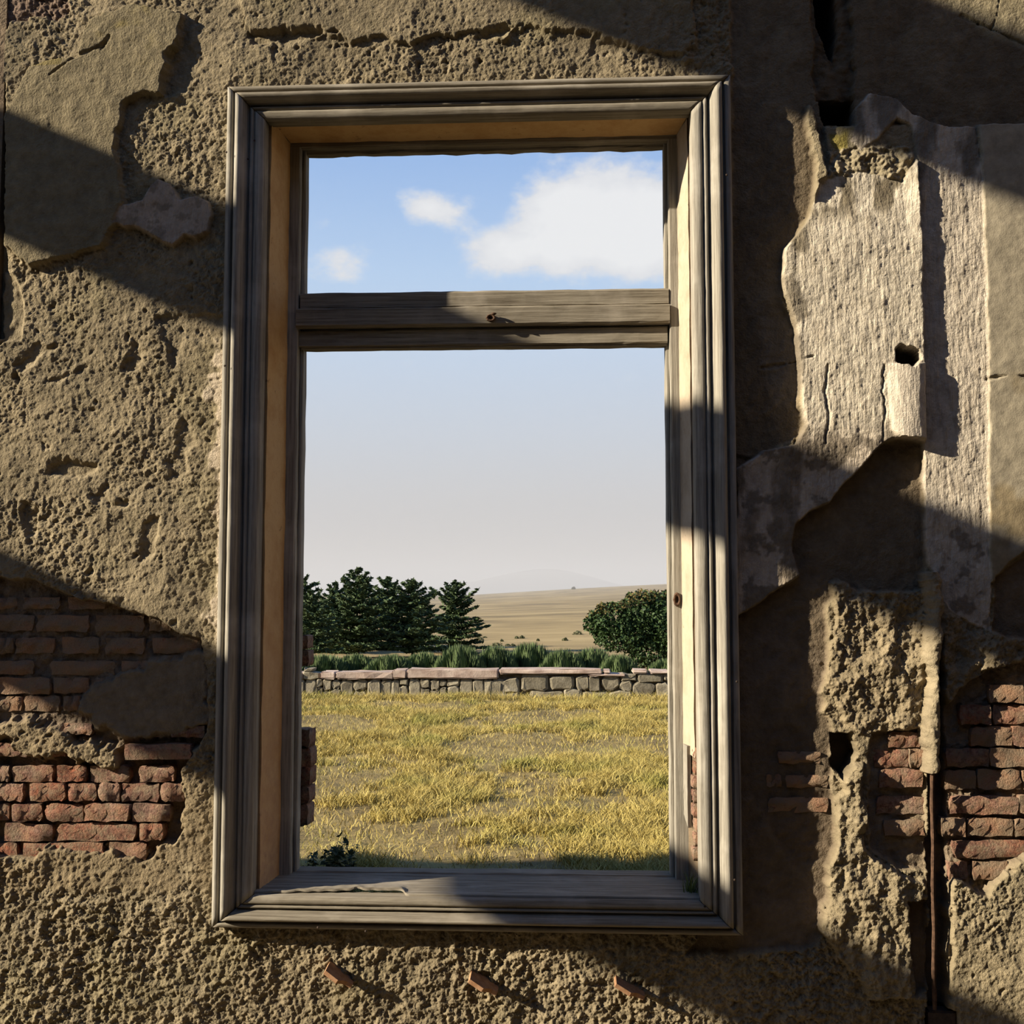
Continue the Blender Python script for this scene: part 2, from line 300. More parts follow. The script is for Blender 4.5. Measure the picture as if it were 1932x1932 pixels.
# recess under the pale coat and the rough mass below it
m = region([(1500, 830), (1745, 830), (1748, 1120), (1570, 1130), (1490, 1100)], 4, 3); setH(m, -.020+.004*lump+.003*mid+.001*sand); blend(m, (.25, .19, .12))
m = region([(1570, 1100), (1680, 1120), (1740, 1110), (1880, 1180), (1990, 1200), (1990, 1300), (1860, 1260), (1800, 1320), (1740, 1380), (1650, 1400), (1600, 1380), (1550, 1350), (1560, 1250), (1575, 1180)], 10, 3)
rg = .017*fbm(GX*1.3, GZ*.8, .13, 5, 63, .55)+.004*mid+.0038*sand; setH(m, .010+rg); blend(m, (.40, .315, .19))
m = region([(1880, 1090), (1990, 1010), (1990, 1210), (1900, 1200), (1872, 1190)], 4, 3); setH(m, -.012+.004*mid); blend(m, (.25, .18, .11))
# beam chase at the top and pocket
m = region([(1528, -60), (1608, -60), (1612, 190), (1540, 190)], 6, 2); setH(m, -.028+.008*mid+.006*lump); blend(m, (.17, .125, .075))
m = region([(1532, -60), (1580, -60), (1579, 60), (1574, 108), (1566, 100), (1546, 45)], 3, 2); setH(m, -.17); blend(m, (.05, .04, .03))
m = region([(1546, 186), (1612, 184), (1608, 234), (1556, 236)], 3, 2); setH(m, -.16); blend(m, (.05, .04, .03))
# sandy core between pocket and pale coat
m = region([(1552, 238), (1625, 240), (1640, 268), (1600, 285), (1560, 285)], 3, 2); setH(m, .004+.002*mid); blend(m, (.38, .32, .20)); blend(m*sstep(0, .25, fbm(GX, GZ, .08, 2, 171)), (.36, .29, .05), .8)
m = region([(1518, 198), (1530, 205), (1545, 260), (1552, 300), (1560, 330), (1530, 420), (1536, 300), (1520, 240)], 5, 2); setH(m, .030+.8*rough); blend(m, (.42, .34, .21))
m = region([(1558, 285), (1720, 278), (1722, 345), (1620, 335), (1560, 350)], 6, 3); setH(m, .008+.010*mid+.007*fine); blend(m, (.42, .345, .215))
# pale coat, first strip (proud) and second strip
PA = [(1545, 345), (1620, 325), (1700, 345), (1728, 300), (1735, 420), (1738, 600), (1742, 833), (1695, 826), (1665, 838), (1640, 860), (1600, 905), (1565, 945), (1530, 965), (1500, 990), (1492, 1030), (1508, 1085), (1470, 1110), (1430, 1140), (1385, 1165), (1388, 885), (1440, 850), (1500, 840), (1520, 800), (1510, 770), (1508, 690), (1500, 620), (1490, 590), (1478, 560), (1473, 520), (1480, 470), (1502, 448), (1526, 408)]
PB = [(1614, 205), (1640, 175), (1690, 185), (1722, 215), (1745, 225), (1790, 240), (1838, 240), (1850, 300), (1856, 420), (1864, 700), (1862, 930), (1868, 1100), (1868, 1190), (1830, 1176), (1790, 1150), (1765, 1105), (1748, 1060), (1744, 960), (1742, 835), (1738, 600), (1730, 300), (1720, 240), (1692, 225), (1655, 262), (1622, 284), (1604, 268), (1616, 235)]
sA = sd_poly(PA, PX, PY)+jit*2.5; sB = sd_poly(PB, PX, PY)+jit*2.5
mB = sstep(-2, 2, sB); setH(mB, .006+.0013*vert+.0010*sand+.004*lump); blend(mB, (.56, .48, .37)); blend(mB*sstep(.15, .6, vert), (.46, .38, .28), .6)
mB2 = mB*sstep(.0, .5, fbm(GX*2, GZ*.7, .2, 3, 181))*(1-sstep(300, 400, PY)); blend(mB2, (.22, .18, .13), .7)
mA = sstep(-2, 2, sA); setH(mA, .032-.022*sstep(470, 340, PY)*sstep(1735, 1700, PX)-.016*sstep(830, 900, PY)*sstep(1640, 1560, PX)+.0013*vert+.0010*sand+.004*lump); blend(mA, (.60, .52, .395)); blend(mA*sstep(.2, .7, vert), (.48, .40, .29), .6)
blend(mA*sstep(-.05, .35, fbm(GX*1.6, GZ*.8, .16, 4, 191))*np.clip(sstep(440, 380, PY)+sstep(720, 800, PY)*sstep(1600, 1520, PX)+sstep(1540, 1500, PX)*(PY < 620), 0, 1), (.24, .19, .115), .85)
blend(mA*sstep(790, 850, PY), (.47, .375, .285), .55)
stn = fbm(GX, GZ, .11, 5, 197, .65); blend(mA*sstep(.0, .4, stn)*sstep(780, 840, PY), (.24, .19, .13), .65)
blend(mB*sstep(.25, .6, fbm(GX, GZ, .10, 4, 199, .6))*sstep(880, 960, PY), (.26, .2, .14), .6)
m = region([(1478, 690), (1476, 530), (1490, 515), (1510, 545), (1520, 600), (1500, 620)], 6, 4); blend(m, (.25, .20, .13), .6)
# bulged loose flake with the hole above it
m = region([(1440, 600), (1500, 590), (1512, 770), (1470, 760), (1436, 700)], 12, 8); blend(m, (.30, .245, .175), .8)
fl = sd_poly([(1666, 690), (1740, 688), (1742, 832), (1690, 828), (1676, 815)], PX, PY); m = sstep(-1, 2, fl); setH(m, .036+.018*np.clip(1-((PX-1706)/38)**2, 0, 1)+.001*vert); blend(m, (.64, .55, .43), .8)
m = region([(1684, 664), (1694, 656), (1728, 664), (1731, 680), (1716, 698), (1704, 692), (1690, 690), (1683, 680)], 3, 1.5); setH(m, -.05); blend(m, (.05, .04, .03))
for cx_, y0_, y1_, w_ in ((1556, 690, 840, 1.6), (1663, 690, 838, 1.3)):
    m = sstep(w_+1, w_-1, np.abs(PX-cx_-jit*5))*(PY > y0_)*(PY < y1_); H -= m*.010
# small pale patch on the left
PS = [(218, 422), (232, 392), (272, 380), (288, 352), (302, 342), (322, 350), (345, 378), (372, 374), (398, 382), (404, 410), (396, 440), (372, 452), (352, 446), (330, 466), (312, 460), (268, 434), (258, 428), (238, 430)]
sS = sd_poly(PS, PX, PY)+jit*2; mS = sstep(-2, 2, sS); setH(mS, .020+.003*lump+.0012*vert); blend(mS, (.47, .38, .29)); blend(mS*sstep(.1, .45, fbm(GX, GZ, .07, 4, 203, .65)), (.33, .26, .18), .6)
# crusty ridge, chase beside the rod, hollow, lower mass
m = region([(1590, 1455), (1625, 1440), (1628, 1500), (1632, 1600), (1655, 1625), (1700, 1650), (1738, 1670), (1730, 1720), (1712, 1700), (1722, 1850), (1712, 1880), (1640, 1880), (1550, 1760), (1562, 1640), (1580, 1560)], 9, 3); setH(m, .030+rg*.9); blend(m, (.40, .32, .195))
m = region([(1640, 1380), (1745, 1370), (1750, 1640), (1700, 1640), (1640, 1600)], 6, 3); setH(m, -.022+.006*mid); blend(m, (.33, .25, .16))
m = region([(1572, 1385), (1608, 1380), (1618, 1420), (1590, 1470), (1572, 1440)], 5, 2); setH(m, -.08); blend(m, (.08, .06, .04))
B2 = [(1776, 1350), (1812, 1300), (1868, 1262), (1990, 1235), (1990, 1600), (1932, 1625), (1900, 1662), (1850, 1690), (1790, 1665), (1776, 1600)]
m = region(B2, 5, 2); setH(m, -.030+.006*mid+.004*fine); blend(m, (.33, .25, .165))
m = region([(1795, 1650), (1860, 1690), (1932, 1610), (1990, 1600), (1990, 1990), (1790, 1990)], 10, 4); setH(m, .018+1.2*rough); blend(m, (.41, .33, .2))
rd = np.clip(1-((PX-(1756+jit*7))/(15+4*lump))**2, 0, 1)**.5; m = (PY > 1080)*(1-sstep(1440, 1470, PY))*(rd > 0); H = np.maximum(H, np.where(m > .5, .012+.045*rd+.004*fine, H)); blend(m*(rd > .1), (.42, .34, .215), .9)
m = region([(1764, 1250), (1774, 1200), (1790, 1450), (1790, 1960), (1752, 1960), (1752, 1460), (1766, 1450)], 4, 2); setH(m, -.055+.005*mid); blend(m, (.12, .09, .06))
m = region([(1712, 1700), (1752, 1700), (1752, 1870), (1730, 1880), (1718, 1800)], 4, 2); setH(m, -.03+.004*mid); blend(m, (.20, .145, .09))
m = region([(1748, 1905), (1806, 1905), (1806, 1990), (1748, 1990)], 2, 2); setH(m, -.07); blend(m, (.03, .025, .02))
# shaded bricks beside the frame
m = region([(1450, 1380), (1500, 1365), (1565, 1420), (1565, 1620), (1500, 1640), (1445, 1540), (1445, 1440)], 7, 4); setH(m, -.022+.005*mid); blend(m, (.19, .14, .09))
for pl in ([(1818, 26), (1850, 40), (1884, 55), (1940, 82)], [(1888, -5), (1884, 25), (1874, 52)], [(1862, 716), (1900, 709), (1940, 712)], [(1440, 692), (1490, 684), (1530, 676)], [(100, 148), (150, 112), (205, 88)], [(196, 98), (212, 76)]):
    for (ax, ay), (bx, by) in zip(pl, pl[1:]):
        tt = np.clip(((PX-ax)*(bx-ax)+(PY-ay)*(by-ay))/((bx-ax)**2+(by-ay)**2), 0, 1); dd = np.hypot(PX-ax-tt*(bx-ax), PY-ay-tt*(by-ay))+jit*3; H -= .007*sstep(3.2, 1.0, dd)
# overall tone scale: whole wall darkened, pale coats less
lum = T.mean(-1, keepdims=True); T *= .57+.23*sstep(.28, .46, lum)
T *= (1+.16*np.clip(mid, -1, 1)+.10*np.clip(sand, -1, 1))[..., None]; T = np.clip(T, .015, .8)

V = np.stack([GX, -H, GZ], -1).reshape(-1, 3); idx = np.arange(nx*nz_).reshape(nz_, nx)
Q = np.stack([idx[:-1, :-1], idx[:-1, 1:], idx[1:, 1:], idx[1:, :-1]], -1)
cxm, czm = GX[:-1, :-1]+ST/2, GZ[:-1, :-1]+ST/2
WX0, WX1, WZ0, WZ1 = -1.0625, .4885, .6310, 3.1830            # outer edge of the casing
solid = ~((cxm > WX0+.05) & (cxm < WX1-.05) & (czm > WZ0+.05) & (czm < WZ1-.05))
reg = np.zeros(cxm.shape, int); reg[sB[:-1, :-1] > 0] = 2; reg[sA[:-1, :-1] > 0] = 1; reg[sS[:-1, :-1] > 0] = 3; reg[(mC[:-1, :-1] > .5) & (reg == 0)] = 4
def cells(name, mask, m, parent=None):
    q = Q[mask & solid].reshape(-1, 4); u, inv = np.unique(q, return_inverse=True)
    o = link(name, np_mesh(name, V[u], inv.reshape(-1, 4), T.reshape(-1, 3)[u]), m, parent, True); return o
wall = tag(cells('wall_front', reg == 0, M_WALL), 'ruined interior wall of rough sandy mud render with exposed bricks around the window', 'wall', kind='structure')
tag(cells('plaster_patch', reg == 1, M_PALE, wall), 'thick pale whitewashed plaster coat with a broken lower edge')
tag(cells('plaster_patch', reg == 2, M_PALE, wall), 'thinner pale plaster strip with vertical streaks')
tag(cells('plaster_patch', reg == 3, M_PALE, wall), 'small pinkish plaster scrap on the mud render')
tag(cells('plaster_patch', reg == 4, M_SMOOTH, wall), 'smooth greyish beige plaster')
# body of the wall behind the relief, and its plain ends outside the picture
RI = dict(l=W(512, 1000, .0).x-.03, r=W(1312, 1000, .0).x+.03, t=W(900, 220, 0).z+.03, b=W(900, 1690, 0).z-.05)
bm = bmesh.new(); TOPZ = 3.98
ex = dict(l=W(573, 1000, .45).x-.03, r=W(1258, 1000, .45).x+.05, t=W(900, 284, .45).z+.06, b=W(900, 1646, .45).z-.09)
box(bm, -14, ex['l'], .22, .45, 0, TOPZ); box(bm, ex['r'], 3.6, .22, .45, 0, TOPZ); box(bm, ex['l'], ex['r'], .22, .45, 0, ex['b']); box(bm, ex['l'], ex['r'], .22, .45, ex['t'], TOPZ)
box(bm, -5, X0, 0, .22, 0, TOPZ); box(bm, X1, 3.6, 0, .22, 0, TOPZ); box(bm, X0, X1, 0, .22, 0, Z0); box(bm, X0, X1, 0, .22, Z1, TOPZ)
link('masonry_core', bm_mesh('masonry_core', bm), M_MASON, wall)

# ------------------------------------------------------------------ bricks
def brick_mesh(seed):
    r = random.Random(seed); bm = bmesh.new(); NX, NZ = 6, 3; fr = []; ph = r.random()*9
    cols = []
    for j in range(NZ+1):
        row = []
        for i in range(NX+1):
            u = i/NX*2-1; w = j/NZ*2-1; edge = max(abs(u)**7, abs(w)**4)
            row.append(bm.verts.new((u*.5*(1-.03*abs(w)**3)+r.uniform(-.022, .022), -.5+.07*edge+r.uniform(-.08, .08)+.04*math.sin(3*u+ph), w*.5*(1-.07*abs(u)**7)+r.uniform(-.06, .06))))
        cols.append(row)
    for j in range(NZ):
        for i in range(NX): bm.faces.new((cols[j][i], cols[j][i+1], cols[j+1][i+1], cols[j+1][i]))
    ring = cols[0]+[cols[j][NX] for j in range(1, NZ+1)]+[cols[NZ][i] for i in range(NX-1, -1, -1)]+[cols[j][0] for j in range(NZ-1, 0, -1)]
    bk = [bm.verts.new((v.co.x, .5, v.co.z)) for v in ring]; n = len(ring)
    for i in range(n): bm.faces.new((ring[i], bk[i], bk[(i+1) % n], ring[(i+1) % n]))
    for f in bm.faces: f.smooth = f.index < 0 or len(set(f.verts) & set(bk)) == 0
    for e_ in bm.edges: e_.smooth = not (e_.verts[0] in ring and e_.verts[1] in ring)
    me = bm_mesh('brick', bm); me.materials.append(M_BRICK); return me
BM_ = [brick_mesh(s) for s in range(8)]; BM2 = []
for me_ in BM_[:5]:
    c_ = me_.copy(); c_.materials.clear(); c_.materials.append(M_BRICKM); BM2.append(c_)
def brick(x0, x1, y0, y1, h, parent=None, depth=.075, roll=0., pool=None):
    a = W(x0, y1, -h); b = W(x1, y0, -h); c = (a+b)/2
    o = bpy.data.objects.new('brick', random.choice(pool or BM_)); COL.objects.link(o)
    o.location = (c.x, -h+depth/2, c.z); o.scale = (abs(b.x-a.x), depth, abs(b.z-a.z)); o.rotation_euler = (random.uniform(-.04, .04), roll+random.uniform(-.015, .015), random.uniform(-.04, .04))
    o.parent = parent or wall; return o
R_LOW = [(1446, 1475, [(-12, 15), (22, 100), (106, 161), (170, 244), (261, 327)]), (1479, 1512, [(-8, 42), (54, 121), (127, 180), (184, 224), (228, 299), (301, 345)]),
         (1518, 1550, [(-14, 15), (20, 77), (84, 155), (158, 243), (248, 320)]), (1555, 1587, [(6, 99), (107, 256), (262, 306)]), (1592, 1622, [(-24, 31), (40, 196), (205, 276)]), (1402, 1428, [(-10, 52), (60, 122)])]
for y0, y1, xs in R_LOW:
    for a, b in xs: brick(a, b, y0, y1, -.008+random.uniform(-.010, .010))
brick(232, 360, 1406, 1434, .012); brick(246, 312, 1372, 1392, -.012); brick(322, 386, 1370, 1392, -.004); brick(118, 172, 1366, 1386, -.004)
for y0, y1, xs in [(1127, 1149, [(-12, 31), (42, 112), (128, 198), (212, 262)]), (1160, 1191, [(-16, 62), (67, 166), (178, 272), (280, 322)]), (1203, 1233, [(-8, 23), (28, 101), (116, 184), (197, 272), (286, 372)]),
                   (1247, 1273, [(-8, 62), (94, 216), (228, 300)]), (1279, 1309, [(-8, 94), (99, 166), (172, 212)]), (1314, 1342, [(-8, 40), (45, 112), (118, 150)])]:
    for a, b in xs: brick(a, b, y0, y1, -.017+random.uniform(-.004, .004), pool=BM2)
for y0, y1, xs in [(1293, 1326, [(1868, 1932), (1936, 1985)]), (1331, 1367, [(1812, 1870), (1873, 1960)]), (1372, 1408, [(1832, 1910), (1914, 1980)]), (1413, 1447, [(1786, 1866), (1869, 1975)]), (1453, 1489, [(1784, 1841), (1846, 1926), (1930, 1975)]),
                   (1503, 1536, [(1794, 1921), (1926, 1980)]), (1545, 1578, [(1778, 1822), (1827, 1911), (1915, 1980)]), (1587, 1619, [(1797, 1955)]), (1627, 1661, [(1790, 1826), (1836, 1902)]),
                   (1381, 1410, [(1676, 1736)]), (1414, 1448, [(1650, 1714), (1717, 1746)]), (1453, 1487, [(1660, 1741)]), (1503, 1536, [(1655, 1746)]), (1549, 1578, [(1668, 1744)])]:
    for a, b in xs: brick(a, b, y0, y1, -.006+random.uniform(-.009, .007), pool=random.choice((BM_, BM2)))
for a, b, y0, y1 in ((1483, 1562, 1463, 1486), (1446, 1474, 1462, 1484), (1450, 1562, 1506, 1533), (1468, 1548, 1418, 1440)): brick(a, b, y0, y1, -.014, pool=BM2)

# ------------------------------------------------------------------ the window: casing, linings, sash frame, sill
win = tag(empty('window_1', (-.28, 0, WZ0)), 'tall empty window of weathered grey timber with moulded casing and one transom', 'window', kind='structure')
PROF = [(0, -.01), (0, .044), (.002, .050), (.010, .053), (.018, .053), (.0203, .047), (.0206, .034), (.0285, .033), (.029, .055), (.033, .066), (.039, .072), (.046, .072), (.053, .067), (.060, .056), (.067, .041), (.0715, .029), (.0745, .026), (.075, .041), (.080, .047), (.086, .044), (.090, .034), (.0915, .034), (.092, .043), (.099, .048), (.108, .046), (.118, .044), (.124, .038), (.126, -.01)]
US = dict(s=.96, t=.86, b=.745)                                 # width of the moulding at the sides, head and foot
def casing(side, m, seed):
    """moulding swept along one side, mitred at both ends"""
    NL = 110; P = np.array(PROF); k = len(P); s = np.linspace(0, 1, NL); r = np.random.default_rng(seed)
    U = np.repeat(P[None, :, 0], NL, 0); Hh = np.repeat(P[None, :, 1], NL, 0)
    L_ = 2.5 if side in 'lr' else 1.5; a = s*L_
    for c in range(1, k-1):
        Hh[:, c] += .0011*perlin(a/.13+c*.37, 0*a+seed, 5)+.0009*perlin(a/.03+c*3.1, 0*a+seed*2, 6); U[:, c] += .0007*perlin(a/.08+c*1.3, 0*a+seed*3, 7)
    if side == 'r':   # splintered outer fillet
        q = np.clip(perlin(a/.35, 0*a+3.3, 8)+.1, 0, 1)*.010; Hh[:, 3:5] -= q[:, None]*.9; U[:, 4] += -.4*q
    if side in 'lr':
        z = (WZ0+U*US['b'])+(WZ1-WZ0-U*(US['b']+US['t']))*s[:, None]; x = WX0+U*US['s'] if side == 'l' else WX1-U*US['s']
    else:
        x = (WX0+U*US['s'])+(WX1-WX0-2*U*US['s'])*s[:, None]; z = WZ0+U*US['b'] if side == 'b' else WZ1-U*US['t']
    Vv = np.stack([x, -Hh, z], -1).reshape(-1, 3); ii = np.arange(NL*k).reshape(NL, k)
    q = np.stack([ii[:-1, :-1], ii[1:, :-1], ii[1:, 1:], ii[:-1, 1:]], -1).reshape(-1, 4)
    if side in 'rt': q = q[:, ::-1]
    if side in 'bt': Vv = Vv.reshape(NL, k, 3); Vv[:3, :, 0] += .0025*np.array([1, .7, .3])[:, None]; Vv[-3:, :, 0] -= .0025*np.array([.3, .7, 1])[:, None]; Vv = Vv.reshape(-1, 3)
    me = np_mesh('casing', Vv, q); bm = bmesh.new(); bm.from_mesh(me)
    bm.verts.ensure_lookup_table()
    for row in (ii[0], ii[-1]): bm.faces.new([bm.verts[i] for i in row])
    bmesh.ops.recalc_face_normals(bm, faces=bm.faces); bm.to_mesh(me); bm.free()
    o = link('casing', me, m, win); return o
casing('l', M_WZ, 1); casing('r', M_WZ, 2); casing('t', M_WX, 3); casing('b', M_WX, 4)
YF, YB = .15, .215                                             # front and back of the timber frame
# front (y=0) and back (y=YF) edges of the four linings
fl_, fr_, ft_ = W(500, 1000, 0).x, W(1311, 1000, 0).x, W(900, 219, 0).z
bl_, br_, bt_ = W(537, 1000, YF).x, W(1285, 1000, YF).x, W(900, 263, YF).z
ol_, or_, ot_ = W(573, 1000, YB).x, W(1257, 1000, YB).x, W(900, 290, YB).z
sillF, sillB = W(900, 1690, -.02).z, W(900, 1646, YB).z
def slab(name, quad, off, m, parent, n=24, amp=.0015, seed=0, notch=None):
    """thick panel: quad of 4 corners a,b,c,d (a-b along its length), thickness vector off, slightly uneven face"""
    a, b, c, d = [Vector(p) for p in quad]; off = Vector(off); bm = bmesh.new(); K = 4; g = []; nrm = -off.normalized()
    for i in range(n+1):
        row = []
        for j in range(K+1):
            u, v = i/n, j/K; p = a*(1-u)*(1-v)+b*u*(1-v)+c*u*v+d*(1-u)*v
            p = p+nrm*float(amp*perlin(np.array(u*n*.6+seed*3.1), np.array(v*2+seed*1.7), 9))
            row.append(bm.verts.new(p))
        g.append(row)
    for i in range(n):
        for j in range(K): bm.faces.new((g[i][j], g[i+1][j], g[i+1][j+1], g[i][j+1]))
    ring = [g[i][0] for i in range(n+1)]+[g[n][j] for j in range(1, K+1)]+[g[i][K] for i in range(n-1, -1, -1)]+[g[0][j] for j in range(K-1, 0, -1)]
    bk = [bm.verts.new(v.co+off) for v in ring]; N = len(ring)
    for i in range(N): bm.faces.new((ring[i], bk[i], bk[(i+1) % N], ring[(i+1) % N]))
    bm.faces.new(bk[::-1]); bmesh.ops.recalc_face_normals(bm, faces=bm.faces)
    return link(name, bm_mesh(name, bm), m, parent)
Y0 = .0
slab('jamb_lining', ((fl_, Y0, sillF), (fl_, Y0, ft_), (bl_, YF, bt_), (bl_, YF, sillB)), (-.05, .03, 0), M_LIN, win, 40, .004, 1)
zc = W(1300, 1427, .08).z
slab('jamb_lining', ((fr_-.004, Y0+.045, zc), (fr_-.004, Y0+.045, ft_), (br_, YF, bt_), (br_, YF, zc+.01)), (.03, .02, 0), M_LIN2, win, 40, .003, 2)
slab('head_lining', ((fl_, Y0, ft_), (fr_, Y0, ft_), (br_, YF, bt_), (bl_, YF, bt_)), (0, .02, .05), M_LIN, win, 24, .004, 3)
tag(slab('jamb_board', ((fr_+.004, .02, sillF), (fr_+.004, .02, ft_), (br_+.012, YF, bt_), (br_+.012, YF, sillB)), (.04, .02, 0), M_WALL if 0 else M_MASON, win, 40, .003, 4), 'bare rough core behind the lost lining')
z1 = W(1290, 1560, .1).z
tag(slab('jamb_board', ((br_+.004, .085, z1), (br_+.004, .085, zc+.03), (br_-.002, YF-.004, zc+.03), (br_-.002, YF-.004, z1+.03)), (.012, .004, 0), M_WZ, win, 16, .001, 5), 'grey board where the cream lining is lost')
for k in range(8):                                            # bricks bared in the right reveal
    zb0 = W(1318, 1412+k*27, .02).z; o = bpy.data.objects.new('brick', random.choice(BM_)); COL.objects.link(o); o.parent = win
    o.matrix_parent_inverse = Matrix.Translation(-Vector(win.location)); o.location = (fr_+.012+random.uniform(-.004, .004), .045, zb0-.018); o.scale = (.07, .05, .038); o.rotation_euler = (0, 0, -math.pi/2)
    o.scale = (.07, .045, .036)
def timber(name, x0, x1, y0, y1, z0, z1, m, bev=.004, parent=win, seed=0, along='z', wob=.0012):
    bm = bmesh.new(); n = 26; sec = []
    A = (x0, x1, y0, y1) if along == 'z' else (z0, z1, y0, y1); L0, L1 = (z0, z1) if along == 'z' else (x0, x1); r = random.Random(seed)
    base = [(A[0]+bev, A[2]), (A[1]-bev, A[2]), (A[1], A[2]+bev), (A[1], A[3]-bev), (A[1]-bev, A[3]), (A[0]+bev, A[3]), (A[0], A[3]-bev), (A[0], A[2]+bev)]
    for i in range(n+1):
        l = L0+(L1-L0)*i/n; row = []
        for (p, y) in base:
            p2 = p+r.uniform(-wob, wob); y2 = y+r.uniform(-wob, wob)*.6; row.append(bm.verts.new((p2, y2, l) if along == 'z' else (l, y2, p2)))
        sec.append(row)
    for i in range(n):
        for j in range(8): bm.faces.new((sec[i][j], sec[i][(j+1) % 8], sec[i+1][(j+1) % 8], sec[i+1][j]))
    bm.faces.new(sec[0]); bm.faces.new(sec[-1][::-1]); bmesh.ops.recalc_face_normals(bm, faces=bm.faces)
    return link(name, bm_mesh(name, bm), m, parent)
timber('stile', bl_-.02, ol_-.012, YF, YB+.02, sillB-.01, bt_+.02, M_WZ, seed=1); timber('stile_bead', ol_-.013, ol_, YF+.03, YB+.01, sillB, ot_+.01, M_WZ, .003, seed=2)
timber('stile', or_+.012, br_+.02, YF, YB+.02, sillB-.01, bt_+.02, M_WZ, seed=3); timber('stile_bead', or_, or_+.013, YF+.03, YB+.01, sillB, ot_+.01, M_WZ, .003, seed=4)
timber('head_rail', bl_-.01, br_+.01, YF, YB+.02, ot_+.006, bt_+.03, M_WX, seed=5, along='x'); timber('head_rail_bead', ol_-.01, or_+.01, YF+.035, YB, ot_-.004, ot_+.010, M_WX, .003, seed=6, along='x', wob=.003)
za, zb = W(900, 613, YF-.01).z, W(900, 578, YF-.01).z; zc2 = W(900, 550, YF+.01).z; zd, ze = W(900, 652, YF+.02).z, W(900, 621, YF+.02).z
tr = timber('transom', bl_+.030, or_+.012, YF-.014, YB, za, zb, M_WX, .005, seed=7, along='x'); timber('transom_upper_bead', ol_-.006, or_+.01, YF-.002, YB, zb-.002, zc2, M_WX, .006, seed=8, along='x')
timber('sash_top_rail', ol_-.012, or_+.006, YF+.012, YB, zd, ze, M_WX, .004, seed=9, along='x', wob=.0015); timber('sash_top_rail_lip', ol_-.006, or_+.004, YF+.020, YB-.01, zd-.007, zd+.002, M_WX, .002, seed=10, along='x')
# sill board: a grained relief with a long split
NXs, NYs = 200, 70; sx = np.linspace(fl_-.06, fr_+.06, NXs); sy = np.linspace(-.024, YB+.03, NYs); SXg, SYg = np.meshgrid(sx, sy)
sz = sillF+.004+(sillB-sillF)*np.clip((SYg+.02)/(YB+.02), -.2, 1.1)+.0014*fbm(SXg*.15, SYg, .02, 3, 201)
spx, spy = PROJ(SXg, SYg, sz); gap = sstep(440, 700, spx)*(1-sstep(755, 768, spx))*(.85+.35*perlin(spx/22, 0*spx, 3)); frt = sstep(.075, -.02, SYg)
SYg = SYg+.030*gap*frt; sz = sz+.011*gap*frt                      # the front edge has warped up and split away
ii = np.arange(NXs*NYs).reshape(NYs, NXs); Qs = np.stack([ii[:-1, :-1], ii[:-1, 1:], ii[1:, 1:], ii[1:, :-1]], -1).reshape(-1, 4)
bm = bmesh.new(); me = np_mesh('sill_board', np.stack([SXg, SYg, sz], -1).reshape(-1, 3), Qs); bm.from_mesh(me)
e = bmesh.ops.extrude_edge_only(bm, edges=[e for e in bm.edges if e.is_boundary]); bmesh.ops.translate(bm, verts=[v for v in e['geom'] if isinstance(v, bmesh.types.BMVert)], vec=(0, 0, -.007)); bm.to_mesh(me); bm.free()
link('sill_board', me, M_WX, win); timber('bottom_rail', ol_-.01, or_+.01, YF+.03, YB+.02, sillB-.03, sillB+.006, M_WX, .003, seed=11, along='x')
# latch remains and nails
def lathe_blob(name, c, r, m, parent, sy_=.5, seed=0, label=None):
    bm = bmesh.new(); bmesh.ops.create_icosphere(bm, subdivisions=2, radius=1); R = random.Random(seed)
    for v in bm.verts: v.co = Vector((v.co.x*r[0], v.co.y*r[1], v.co.z*r[2]))*R.uniform(.85, 1.12)+Vector(c)
    o = link(name, bm_mesh(name, bm), m, parent, True); 
    if label: o['label'] = label
    return o
def ring_plate(name, c, rx, rz, m, parent):
    bm = bmesh.new(); N = 18; rows = []
    for k, (s, y) in enumerate(((1, .004), (1, -.004), (.8, -.007), (.5, -.005), (.42, .002))):
        rows.append([bm.verts.new((c[0]+rx*s*math.cos(2*math.pi*i/N)*(1+.08*math.sin(3*i)), c[1]+y, c[2]+rz*s*math.sin(2*math.pi*i/N))) for i in range(N)])
    for a, b in zip(rows, rows[1:]):
        for i in range(N): bm.faces.new((a[i], a[(i+1) % N], b[(i+1) % N], b[i]))
    bm.faces.new(rows[-1]); return link(name, bm_mesh(name, bm), m, parent)
p = W(1277, 1131, YF-.004); ring_plate('latch_plate', p, .011, .022, M_ROD, win); p = W(926, 600, YF-.020); ring_plate('latch_plate', p, .015, .012, M_ROD, win); lathe_blob('latch_stub', W(932, 592, YF-.03), (.008, .010, .004), M_ROD, win, seed=3)
for (a, b_, y_) in ((427, 287, -.076), (424, 690, -.076), (1371, 330, -.072), (1390, 1286, -.076), (1386, 1660, -.074), (480, 265, -.05), (468, 300, -.05), (1330, 1710, -.05), (690, 1757, -.076), (600, 1750, -.076)): lathe_blob('nail_head', W(a, b_, y_), (.0035, .002, .0035), M_DARK, win, seed=a)
# exterior bricks that break past the frame
for (x0, x1, y0, y1) in ((548, 584, 1377, 1410), (548, 586, 1412, 1447), (548, 585, 1449, 1483), (548, 583, 1486, 1517), (548, 581, 1521, 1560), (548, 580, 1200, 1225), (548, 581, 1228, 1258)): 
    brick(x0, x1, y0, y1, -.36, None, .09)

